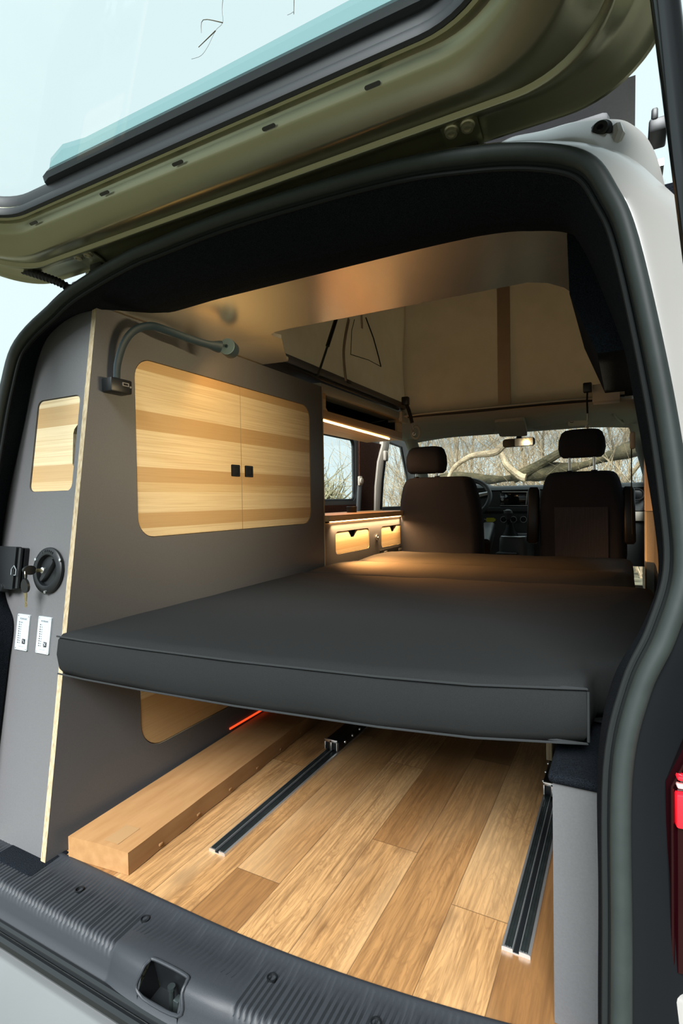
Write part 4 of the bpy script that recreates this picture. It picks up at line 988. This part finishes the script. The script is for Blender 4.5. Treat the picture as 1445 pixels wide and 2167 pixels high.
# brown felt panel between side window and cab door
k_ = MB(); k_.prism([(wy(a), wz(b)) for a, b in [(2.33, .80), (2.55, .80), (2.58, 1.0), (2.66, 1.27), (2.70, 1.31), (2.34, 1.31)]], [], (XL + .004, 0, 0), Y, Z, .012)
k_.prism([(wy(a), wz(b)) for a, b in [(1.35, .80), (2.33, .80), (2.33, .875), (1.35, .875)]], [], (XL + .004, 0, 0), Y, Z, .012)
struct(k_.build('trim_7', 'brown_felt'))
k_ = MB(); k_.tube([Vector((XL + .03, wy(2.27), wz(.80))), Vector((XL + .03, wy(2.30), wz(1.0)))], [(.016, .022)] * 2, 10); wc = k_.build('window_catch', 'plastic_grey'); tag(wc, 'grey window catch standing at the front edge of the left side window', 'catch')
k_ = MB(); k_.lathe([(0, 0), (.022, 0), (.022, .01), (.012, .012), (0, .012)], (XL + .046, wy(2.295), wz(1.03)), X, 18); k_.box((XL + .028, wy(2.275), wz(1.0)), (XL + .046, wy(2.32), wz(1.062)), .006); k_.build('catch_knob', 'plastic_beige', wc)
# thin window rubber and rail lines on the right wall
k_ = MB()
for dx, ys, mt in ((.0, 0, 0),):
    k_.tube([at(1350, 840, 'x', XR - .012), at(1368, 960, 'x', XR - .012), at(1385, 1060, 'x', XR - .012), at(1400, 1180, 'x', XR - .012), at(1410, 1250, 'x', XR - .012)], .010, 8)
rz = struct(k_.build('trim_8', 'rubber_black'))
k_ = MB(); k_.tube([at(1352, 850, 'x', XR - .010), at(1372, 950, 'x', XR - .010), at(1392, 1060, 'x', XR - .010), at(1408, 1180, 'x', XR - .010), at(1417, 1250, 'x', XR - .010)], .006, 8); struct(k_.build('trim_9', 'plastic_grey'))

# grab handle, visors, roof console, mirror
gh = MB(); c = at(880, 915, 'y', 2.52); gh.tube([c + Vector((.028 * math.cos(a), 0, .040 * math.sin(a))) for a in [2 * math.pi * i / 20 for i in range(20)]], .009, 10, closed=True); gh = gh.build('grab_handle', 'headliner'); tag(gh, 'pale grey grab handle loop at the left end of the cab headliner', 'handle')
gh2 = MB(); a = at(1300, 868, 'y', 2.75); b = at(1316, 890, 'y', 2.95); gh2.tube(cr([a, a + Vector((0, .03, -.03)), b + Vector((0, -.03, -.02)), b], 5), .008, 8); gh2 = gh2.build('grab_handle', 'headliner'); tag(gh2, 'slim grab handle at the right end of the cab headliner, over the passenger window', 'handle')
def quad_panel(name, pxs, y0, y1, th, mat, parent=None):
    P = [at(px, py, 'y', y) for (px, py), y in zip(pxs, (y0, y0, y1, y1))]
    n = (P[1] - P[0]).cross(P[2] - P[1]).normalized()
    if n.z > 0: n = -n
    b = MB(); pts = []
    for i in range(4):
        a, c, d = P[i - 1], P[i], P[(i + 1) % 4]
        r = min(.03, (a - c).length * .35, (d - c).length * .35)
        u, v = (a - c).normalized() * r, (d - c).normalized() * r
        for k in range(5):
            t_ = k / 4; pts.append((c + u) * (1 - t_) ** 2 + 2 * c * t_ * (1 - t_) + (c + v) * t_ ** 2)
    b.loft([[p for p in pts], [p + n * th for p in pts]])
    return b.build(name, mat, parent, smooth=30)
v1 = quad_panel('sun_visor', ((893, 908), (1040, 886), (1046, 914), (893, 926)), 2.86, 3.10, .014, 'headliner'); tag(v1, 'grey sun visor folded up on the driver side, left of the roof console', 'sun visor')
v2 = quad_panel('sun_visor', ((1128, 876), (1318, 872), (1322, 898), (1128, 905)), 2.86, 3.10, .014, 'headliner'); tag(v2, 'grey sun visor folded up on the passenger side, with a warning sticker', 'sun visor')
stk = quad_panel('warning_sticker', ((1202, 887), (1244, 885), (1244, 895), (1202, 898)), 2.95, 3.02, .016, 'sticker_cream', v2)
k_ = MB(); c = at(1210, 892, 'y', 2.965); k_.tube([c + Vector((.012 * math.cos(a), -.012, .008 * math.sin(a))) for a in [2 * math.pi * i / 14 for i in range(14)]], .002, 6, closed=True); k_.build('sticker_mark', 'print_black', stk)
rc = quad_panel('roof_console', ((1046, 884), (1110, 880), (1116, 914), (1058, 916)), 2.70, 3.10, .03, 'headliner'); tag(rc, 'grey roof console with a black insert between the two sun visors', 'roof console')
quad_panel('black_insert', ((1057, 891), (1103, 888), (1103, 901), (1058, 904)), 2.80, 2.95, .032, 'plastic_black', rc)
mp_ = at(1097, 936, 'y', 3.12)
mr = thing('rear_view_mirror', 'black-backed rear-view mirror hanging from the top of the windscreen', 'mirror', mp_)
MU = Vector((1, -.02, .02)).normalized(); MV = Vector((0, -.03, 1)).normalized()
k_ = MB(); k_.prism(rrect(-.112, -.030, .112, .030, .020), [], mp_, MU, MV, -.022); k_.build('shell', 'plastic_black', mr)
k_ = MB(); k_.prism(rrect(-.026, -.0265, .100, .0265, .006), [], mp_ + MU.cross(MV) * .0025, MU, MV, -.002); k_.build('mirror_face', 'mirror_face', mr)
k_ = MB(); k_.prism(rrect(-.106, -.0265, -.030, .0265, .012), [], mp_ + MU.cross(MV) * .0025, MU, MV, -.002); k_.build('dark_face', 'screen_glass', mr)
k_ = MB(); k_.tube([mp_ + Vector((0, .02, .02)), mp_ + Vector((0, .05, .09))], [.022, .016], 10); k_.build('stem', 'plastic_black', mr)

# ------------------------------------------------------------------ front seats
def sect(cx, w, y, d, z, r=.35, n=6, bow=0.):
    """rounded rectangle cross-section, w wide, from y (rear face) forward d"""
    P = rrect(-w / 2, 0, w / 2, d, min(w, d) * r, n)
    return [Vector((cx + a, y + b - bow * (1 - (2 * a / w) ** 2), z)) for a, b in P]
def seat(name, label, cx, y0, zt, w, knit, hz, post, hx):
    s_ = thing(name, label, 'seat', (cx, y0 + .3, 0))
    prof = [(zt - .62, w * .93, 0.045), (zt - .50, w, .035), (zt - .30, w * .99, .02), (zt - .15, w * .94, .005), (zt - .06, w * .86, -.004), (zt - .025, w * .80, .000), (zt - .006, w * .72, .014), (zt, w * .62, .035)]
    k_ = MB(); k_.loft([sect(cx, ww, y0 + dy, .15 - max(0, dy) * .9 if z > zt - .1 else .15, z, .40, 8, .012) for z, ww, dy in prof]); bk_ = k_.build('backrest', 'seat_cloth', s_, smooth=60)
    if knit:
        k_ = MB(); k_.grid([[Vector((cx + (a - .5) * w * .60, y0 + dy - .0165 + .012 * (2 * (a - .5) * .6) ** 2, z)) for a in [i / 10 for i in range(11)]] for z, dy in ((zt - .60, .044), (zt - .50, .035), (zt - .30, .02), (zt - .215, .012))]); k_.build('rear_insert', 'seat_knit', bk_)
    z0 = hz; wh_ = .262
    pr = [(z0 + .003, wh_ * .80, .020), (z0 + .02, wh_ * .94, .006), (z0 + .06, wh_, 0), (z0 + .11, wh_ * .97, .0), (z0 + .15, wh_ * .86, .008), (z0 + .166, wh_ * .72, .022), (z0 + .172, wh_ * .5, .04)]
    k_ = MB(); k_.loft([sect(hx, ww, y0 - .008 + dy, .11 - dy * 1.4, z, .42, 8, .008) for z, ww, dy in pr]); hr = k_.build('headrest', 'seat_cloth', s_, smooth=60)
    for sx in (-.068, .068):
        k_ = MB(); k_.tube([Vector((hx + sx, y0 + .05, zt - .03)), Vector((hx + sx, y0 + .045, z0 + .03))], .0075, 12); k_.build('post', 'metal_bright', hr)
        k_ = MB(); k_.lathe([(.0, 0), (.020, 0), (.017, .010), (.0, .012)], (hx + sx, y0 + .05, zt - .004), Z, 14); k_.build('post_guide', 'plastic_black', bk_)
    k_ = MB(); k_.loft([sect(cx, w * .95, y0 + .05, .52, z, .2, 5) for z in (zt - .72, zt - .60, zt - .56)]); k_.build('seat_base', 'seat_cloth', s_, smooth=60)
    k_ = MB(); k_.box((cx - w * .35, y0 + .12, 0), (cx + w * .35, y0 + .50, zt - .72), .02); k_.build('pedestal', 'plastic_black', s_)
    return s_
DS = seat('front_seat', 'driver seat in dark cloth, its back lit reddish orange, behind the steering wheel', -.378, 2.30, 1.04, .540, False, 1.062, 1, -.450)
PS = seat('front_seat', 'passenger seat in dark cloth with ribbed rear insert, headrest raised on chrome posts', .425, 2.58, 1.055, .490, True, 1.136, 1, .430)
def armrest(seat_o, P0, P1, w, h, label=None):
    k_ = MB(); d = (P1 - P0).normalized(); s_ = d.cross(Z).normalized() if abs(d.z) < .8 else X; u = s_.cross(d).normalized()
    k_.loft([[p + s_ * a * w * k + u * b * h * k for a, b in rrect(-.5, -.5, .5, .5, .25, 4)] for p, k in ((P0, .6), (P0 + d * .015, 1), (P0.lerp(P1, .5), 1), (P1 - d * .02, 1), (P1, .7))])
    return k_.build('armrest', 'plastic_black', seat_o, smooth=50)
armrest(DS, at(1022, 1158, 'y', 2.50), at(1035, 1118, 'y', 2.88), .085, .10)
armrest(PS, at(1127, 1150, 'y', 2.62), at(1130, 1032, 'y', 2.66), .070, .06)
armrest(PS, at(1333, 1152, 'y', 2.62), at(1330, 1030, 'y', 2.66), .062, .06)
# seat belts
sbt = thing('seat_belt', 'dark seat belt running down from the beige anchor by the driver side window', 'seat belt', at(815, 965, 'x', XL + .07))
k_ = MB(); q = at(816, 965, 'x', XL + .06); k_.box(q + Vector((-.012, -.03, -.04)), q + Vector((.012, .03, .04)), .010, 3); k_.build('anchor', 'plastic_beige', sbt)
k_ = MB(); k_.tube([at(815, 972, 'x', XL + .06), at(810, 1015, 'x', XL + .055), at(806, 1078, 'x', XL + .05)], [(.003, .022)] * 3, 8, flat=(1, 0, 0)); k_.build('webbing', 'strap_black', sbt)
sbt = thing('seat_belt', 'dark seat belt hanging from its anchor to the right of the passenger headrest', 'seat belt', at(1337, 935, 'y', 2.3))
k_ = MB(); q = at(1338, 932, 'y', 2.3); k_.box(q + Vector((-.012, -.03, -.045)), q + Vector((.012, .03, .045)), .010, 3); k_.build('anchor', 'plastic_beige', sbt)
k_ = MB(); k_.tube([at(1336, 940, 'y', 2.3), at(1336, 1030, 'y', 2.3), at(1338, 1130, 'y', 2.3)], [(.003, .004)] * 3, 8, flat=(1, 0, 0)); k_.build('webbing', 'strap_black', sbt)

# ------------------------------------------------------------------ dashboard
db = thing('dashboard', 'dark van dashboard with radio screen and round heater knobs under the windscreen', 'dashboard', (-.1, 3.6, .5))
DP = [(3.42, .40), (3.38, .60), (3.40, .78), (3.37, .80), (3.37, .825), (3.42, .835), (3.42, .955), (3.40, .965), (3.42, .985), (3.50, 1.0), (3.90, .985), (4.0, .93), (4.0, .4)]
k_ = MB(); k_.loft([[Vector((x, y + .05 * max(0, abs(x + .05) - .5), z + (.02 if (-.75 < x < -.32 and z > .96 and y < 3.7) else 0))) for y, z in DP] for x in (-.90, -.76, -.74, -.5, -.33, -.30, 0, .3, .6, .78)]); k_.build('panel', 'plastic_grey', db, smooth=40)
a, b = at(1058, 1040, 'y', 3.405), at(1119, 1073, 'y', 3.405)
k_ = MB(); k_.box((a.x, 3.400, b.z), (b.x + .02, 3.425, a.z), .004); rd_ = k_.build('radio', 'plastic_gloss', db)
a2, b2 = at(1069, 1042, 'y', 3.4), at(1115, 1068, 'y', 3.4)
k_ = MB(); k_.box((a2.x, 3.397, b2.z), (b2.x, 3.402, a2.z), .001); k_.build('screen', 'screen_glass', rd_)
k_ = MB()
for p0, p1 in (((1058, 1070), (1118, 1070)), ((1062, 1041), (1118, 1041)), ((1115, 1042), (1113, 1068))):
    k_.tube([at(*p0, 'y', 3.398), at(*p1, 'y', 3.398)], .0035, 6)
k_.build('chrome_trim', 'aluminium', rd_)
k_ = MB(); q = at(1063, 1057, 'y', 3.398); k_.lathe([(0, 0), (.011, 0), (.010, .01), (0, .01)], q, -Y, 16); k_.build('volume_knob', 'aluminium', rd_)
for py in (1047, 1066):
    q = at(1063, py, 'y', 3.398); k_ = MB(); k_.box(q + Vector((-.014, -.004, -.008)), q + Vector((.014, .002, .008)), .002); k_.build('radio_button', 'plastic_grey', rd_)
for px in (1066, 1087, 1108):
    q = at(px, 1099, 'y', 3.37); k_ = MB(); k_.lathe([(0, 0), (.024, 0), (.024, .012), (.021, .014), (.018, .012), (.017, .004), (.010, .004), (.009, .016), (0, .017)], q, -Y, 20); kn = k_.build('heater_knob', 'plastic_black', db)
    k_ = MB(); k_.tube([q + Vector((.0225 * math.cos(a_), -.0135, .0225 * math.sin(a_))) for a_ in [2 * math.pi * i / 20 for i in range(20)]], .0018, 6, closed=True); k_.build('knob_ring', 'aluminium', kn)
k_ = MB(); q = at(1347, 1046, 'y', 3.40); k_.tube([q + Vector((.045 * math.cos(a_), .0, .04 * math.sin(a_))) for a_ in [2 * math.pi * i / 16 for i in range(16)]], .008, 6, closed=True); k_.box(q + Vector((-.04, .0, -.03)), q + Vector((.04, .03, .03)), .01); k_.build('air_vent', 'plastic_black', db)
k_ = MB(); q = at(1350, 1092, 'y', 3.38); k_.box(q + Vector((-.05, 0, -.035)), q + Vector((.10, .04, .03)), .004); k_.build('glovebox_strip', 'plastic_beige', db)
yt = at(1038, 1100, 'y', 3.36)
tgy = thing('key_tag', 'yellow key tag hanging at the ignition right of the steering wheel', 'key tag', yt)
k_ = MB(); k_.prism([(-.030, -.016), (.026, -.016), (.030, -.010), (.038, -.008), (.038, .008), (.030, .010), (.026, .016), (-.030, .016), (-.034, .010), (-.034, -.010)], [], yt, X, Z, .005); k_.build('tag', 'tag_yellow', tgy)
k_ = MB(); k_.tube([yt + Vector((-.032, 0, 0)), yt + Vector((-.05, .0, .006))], .003, 6); k_.build('key_ring', 'metal_bright', tgy)
# steering wheel
wc_ = Vector((-.430, 3.10, .895)); wt = math.radians(42); Wn = Vector((0, -math.cos(wt), math.sin(wt))); Wu = Vector((0, math.sin(wt), math.cos(wt)))
sw = thing('steering_wheel', 'black steering wheel with silver spokes beyond the driver seat', 'steering wheel', wc_)
k_ = MB(); k_.tube([wc_ + X * .205 * math.cos(a) + Wu * .205 * math.sin(a) for a in [2 * math.pi * i / 40 for i in range(40)]], .018, 12, closed=True); k_.build('rim', 'plastic_grey', sw)
k_ = MB(); k_.lathe([(0, -.05), (.055, -.05), (.065, -.01), (.055, .012), (0, .018)], wc_, Wn, 24); k_.build('hub', 'plastic_black', sw)
for sg_ in (1, -1):
    k_ = MB(); k_.loft([[wc_ + X * sg_ * a + Wu * (b + o) + Wn * h for o, h in ((-.018, .0), (.018, .0), (.016, .012), (-.016, .012))] for a, b in ((.05, .0), (.11, .02), (.19, .035))]); k_.build('spoke', 'plastic_black', sw)
    k_ = MB(); k_.tube([wc_ + X * sg_ * a + Wu * b + Wn * .012 for a, b in ((.185, .050), (.13, .036), (.10, .01), (.085, -.05), (.075, -.12), (.06, -.18))], [(.006, .016), (.006, .020), (.006, .015), (.006, .012), (.006, .012), (.006, .014)], 8, flat=Wn); k_.build('spoke_trim', 'aluminium', sw)
k_ = MB(); k_.tube([wc_ - Wn * .03, wc_ - Wn * .30], .045, 16); k_.build('column', 'plastic_black', sw)
# gear console and lever
gc = thing('gear_console', 'dark centre console box with a bright edge around the gear lever', 'console', (-.05, 3.1, .3))
k_ = MB(); k_.loft([[Vector((x, y, z)) for x, y in rrect(-.14 - e, 2.98 - e, .055 + e, 3.36, .035, 5)] for z, e in ((.25, .0), (.55, .0), (.612, -.002), (.625, -.008))]); k_.build('box', 'plastic_grey', gc, smooth=45)
k_ = MB(); k_.tube([Vector((x, y, .627)) for x, y in rrect(-.128, 2.992, .043, 3.35, .030, 5)], .004, 6, closed=True); k_.build('edge_trim', 'aluminium', gc)
gv = thing('gear_lever', 'black gear lever with a rounded knob on the centre console', 'gear lever', at(1077, 1130, 'y', 3.1))
kb = at(1075, 1086, 'y', 3.08); k_ = MB(); k_.tube([kb + Vector((0, .0, -.045)), kb + Vector((0, 0, -.02)), kb + Vector((0, 0, .0)), kb + Vector((0, 0, .02)), kb + Vector((0, 0, .028))], [.018, .026, .034, .026, .010], 16); k_.tube([kb + Vector((-.03, 0, .002)), kb + Vector((.01, 0, .005))], [.018, .02], 10); k_.build('knob', 'plastic_grey', gv)
k_ = MB(); k_.tube([kb + Vector((0, 0, -.04)), Vector((kb.x + .01, kb.y + .02, .64))], .014, 12); k_.build('stick', 'plastic_black', gv)
k_ = MB(); c = Vector((kb.x + .01, kb.y + .02, .626)); k_.lathe([(.06, 0), (.05, .02), (.038, .045), (.030, .075), (.022, .10), (0, .10)], c, Z, 16); k_.build('gaiter', 'rubber_black', gv)
cm = MB(); q = at(1070, 1170, 'y', 2.9); cm.box(q + Vector((-.07, 0, -.012)), q + Vector((.07, .12, .0)), .006); cm = cm.build('floor_mat_edge', 'plastic_grey'); cm.name = 'console_tray'; tag(cm, 'grey tray low between the front seats behind the gear console', 'tray')
k_ = MB(); k_.box((q.x - .05, q.y + .02, .0), (q.x + .05, q.y + .10, q.z - .012), .004); k_.build('tray_foot', 'plastic_black', cm)

# ------------------------------------------------------------------ warm lamps of the conversion, and added fill lights
def area(name, loc, to, sx, sy, power, col, spread=180):
    d = bpy.data.lights.new(name, 'AREA'); d.shape = 'RECTANGLE'; d.size = sx; d.size_y = sy; d.energy = power; d.color = col; d.spread = math.radians(spread)
    o = bpy.data.objects.new(name, d); COL.objects.link(o); o.location = loc
    o.rotation_euler = (Vector(to) - Vector(loc)).to_track_quat('-Z', 'Y').to_euler(); return o
WARM = (1.0, .50, .17)
def strip(name, p0, p1, aim, power, col=WARM, w=.01, spread=180):
    p0, p1 = Vector(p0), Vector(p1); d = (p1 - p0).normalized(); z = -Vector(aim).normalized(); z = (z - d * z.dot(d)).normalized(); y = z.cross(d)
    L = bpy.data.lights.new(name, 'AREA'); L.shape = 'RECTANGLE'; L.size = (p1 - p0).length; L.size_y = w; L.energy = power; L.color = col; L.spread = math.radians(spread)
    o = bpy.data.objects.new(name, L); COL.objects.link(o)
    m_ = Matrix.Identity(4)
    for i in range(3): m_[i][0] = d[i]; m_[i][1] = y[i]; m_[i][2] = z[i]; m_[i][3] = ((p0 + p1) / 2)[i]
    o.matrix_world = m_
strip('shelf_strip_light', (SX + .006, 1.36, 1.288), (SX + .006, 2.2, 1.278), (.35, .1, -.93), 4.5, (1.0, .46, .16), .01, 120)
strip('worktop_strip_light', (KX + .014, 1.42, .787), (KX + .014, 2.44, .787), (-.05, 0, -1), 5.5, (1.0, .62, .30), .01, 110)
strip('bed_fill_light', (KX + .02, 1.40, .775), (KX + .02, 2.3, .775), (.62, -.05, -.78), 12.0, (1.0, .48, .18), .01, 95)  # second lamp under the worktop, added to brighten the mattress
strip('bed_end_fill', (KX + .030, 1.37, .74), (KX + .030, 1.70, .74), (.80, -.48, -.42), 22.0, (1.0, .42, .12), .01, 100)  # added lamp without a fixture, turns the mattress end orange
strip('side_fill_light', (.735, .30, 1.118), (.735, .62, 1.118), (-1.33, .50, -.07), 2.6, (1.0, .78, .46), .01, 62)  # added fill from the hidden right side onto the doors
ld = bpy.data.lights.new('door_fill_spot', 'SPOT'); ld.energy = 1.2; ld.color = (1.0, .56, .20); ld.spot_size = math.radians(165); ld.spot_blend = .5; ld.shadow_soft_size = .02  # fill spot added at the unlit reading lamp to warm the doors
lo = bpy.data.objects.new('door_fill_spot', ld); COL.objects.link(lo); lo.location = hd + hax * .050
lo.rotation_euler = Vector((-.1, .5, -.5)).to_track_quat('-Z', 'Y').to_euler()

# ------------------------------------------------------------------ outside: fallen trunk, bare trees, hedge
rnd = random.Random(7)
def branch(b, p, d, L, r, depth, rn, seg=5, wig=.22, up=.05):
    n = 4; pts = [p.copy()]; rad = [r]; q = p.copy(); dd = d.copy()
    for i in range(n):
        dd = (dd + Vector((rn.uniform(-wig, wig), rn.uniform(-wig, wig), rn.uniform(-wig, wig) + up))).normalized()
        q = q + dd * L / n; pts.append(q.copy()); rad.append(r * (1 - .62 * (i + 1) / n))
    b.tube(pts, rad, seg if r > .02 else 4, caps=False)
    if depth > 0:
        for i in range(rn.choice((3, 4, 4))):
            k = rn.randint(1, n); ax = Vector((rn.uniform(-1, 1), rn.uniform(-1, 1), rn.uniform(-.3, .8))).normalized()
            nd = (dd * .8 + ax * .85).normalized()
            branch(b, pts[k], nd, L * rn.uniform(.5, .8), max(.004, rad[k] * .62), depth - 1, rn, seg, wig, up)
def tree(x, y, h, r, label, depth=4, mat='bark_tan', lean=(0, 0, 1), seed=0):
    rn = random.Random(seed); b = MB()
    branch(b, Vector((x, y, -.64)), Vector(lean).normalized(), h, r, depth, rn)
    o = b.build('bare_tree', mat, smooth=60); return tag(o, label, 'tree', 'bare trees outside the van')
tl_ = [(-3.2, 14, 6.5, .12, 'bare tree seen through the windscreen just right of the driver headrest'), (-1.9, 17, 7.5, .13, 'bare leafless tree seen through the middle of the windscreen, left of the mirror'),
       (-.9, 12, 6, .09, 'slender bare tree seen beneath the rear-view mirror'), (.0, 15, 7, .14, 'bare tree seen between mirror and passenger headrest'), (.55, 11, 5.5, .09, 'bare tree seen right of the passenger headrest'),
       (-4.6, 16, 7, .12, 'bare tree seen left of the driver headrest through the cab door window'), (1.3, 13, 9.5, .15, 'tall bare tree rising outside the right edge, beyond the gas strut'), (-2.6, 21, 8.5, .15, 'distant bare tree behind the fallen trunk')]
for i, (x, y, h, r, lb) in enumerate(tl_): tree(x, y, h * .55, r, lb, 4, 'bark_tan', (rnd.uniform(-.15, .15), rnd.uniform(-.1, .1), 1), 11 + i)
ft = thing('fallen_tree', 'mossy fallen tree trunk with crooked limbs lying across the view beyond the windscreen', 'tree', (-1, 9, -.6))
k_ = MB(); TY = 9.0
tp_ = cr([at(930, 1016, 'y', TY), at(985, 1016, 'y', TY), at(1060, 1014, 'y', TY), at(1120, 1006, 'y', TY), at(1160, 996, 'y', TY), at(1230, 985, 'y', TY), at(1300, 962, 'y', TY + .3), at(1370, 940, 'y', TY + .5)], 6)
k_.tube(tp_, [.10 + .05 * math.sin(i * .35) + .004 * (i % 3) for i in range(len(tp_))], 12); k_.build('trunk', 'bark_mossy', ft)
k_ = MB(); bp_ = cr([at(1085, 1012, 'y', TY - .1), at(1140, 985, 'y', TY - .1), at(1182, 960, 'y', TY - .2), at(1215, 950, 'y', TY - .2)], 5); k_.tube(bp_, [.10 - .003 * i for i in range(len(bp_))], 10); k_.build('limb', 'bark_mossy', ft)
k_ = MB(); bp_ = cr([at(948, 1012, 'y', 8), at(962, 988, 'y', 8), at(998, 965, 'y', 8), at(1045, 958, 'y', 8), at(1062, 944, 'y', 8), at(1080, 930, 'y', 8)], 6); k_.tube(bp_, [.028 + .0016 * min(i, 22) for i in range(len(bp_))], 10); k_.build('limb', 'bark_tan', ft)
k_ = MB(); bp_ = cr([at(1060, 958, 'y', 8.6), at(1072, 985, 'y', 8.6), at(1100, 1008, 'y', 8.6), at(1112, 1012, 'y', 8.6)], 5); k_.tube(bp_, [.045 + .002 * i for i in range(len(bp_))], 8); k_.build('limb', 'bark_tan', ft)
sh_ = []
for i, (x, y, lb) in enumerate(((-2.6, 10.5, 'thicket of tan stems behind the fallen trunk, beside the driver headrest'), (-1.1, 11, 'thicket of tan stems behind the fallen trunk, under the mirror'), (.25, 10, 'thicket of tan stems seen right of the passenger headrest'), (-4.4, 12, 'thicket of tan stems seen through the cab door window'))):
    b = MB(); rn = random.Random(60 + i)
    for j in range(46):
        p = Vector((x + rn.uniform(-.95, .95), y + rn.uniform(-.6, 1.5), -.62)); branch(b, p, Vector((rn.uniform(-.45, .45), rn.uniform(-.2, .2), 1)).normalized(), rn.uniform(1.8, 3.2), rn.uniform(.012, .022), 2, rn, 4, .25, .02)
    tag(b.build('bare_shrub', 'bark_tan', smooth=60), lb, 'shrub', 'thickets of bare stems outside')
hb_ = MB(); rn = random.Random(3)
for j in range(2600):
    x = rn.uniform(-34, -9); y = 16 + rn.uniform(-2, 2) + (-11 - x) * .1; p = Vector((x, y, -.62)); hgt = rn.uniform(1.1, 2.3)
    branch(hb_, p, Vector((rn.uniform(-.3, .3), 0, 1)).normalized(), hgt, rn.uniform(.05, .11), 1, rn, 4, .3, .02)
hb_ = hb_.build('hedge', 'hedge_twigs', smooth=60); tag(hb_, 'distant brown-green hedge seen low through the left side window', 'hedge', kind='stuff')
bo = thing('overhanging_branch', 'thin bare twigs hanging into the white sky at the top left', 'branch', at(470, -60, 'y', 6))
for pts in (((470, -300), (472, -40), (470, 20), (471, 48), (456, 65), (440, 98), (425, 118), (405, 125)), ((471, 48), (430, 42), (426, 70)), ((624, -200), (622, 10), (620, 25), (608, 32)), ((456, 65), (420, 100)), ((885, -60), (890, -5), (905, 14))):
    k_ = MB(); q = [at(*p, 'y', 5.6 + .05 * i) for i, p in enumerate(pts)]; k_.tube(cr(q, 4), [max(.0025, .008 - .0007 * i) for i in range(len(q) * 4 - 3)], 6); k_.build('twig', 'bark_mossy', bo)
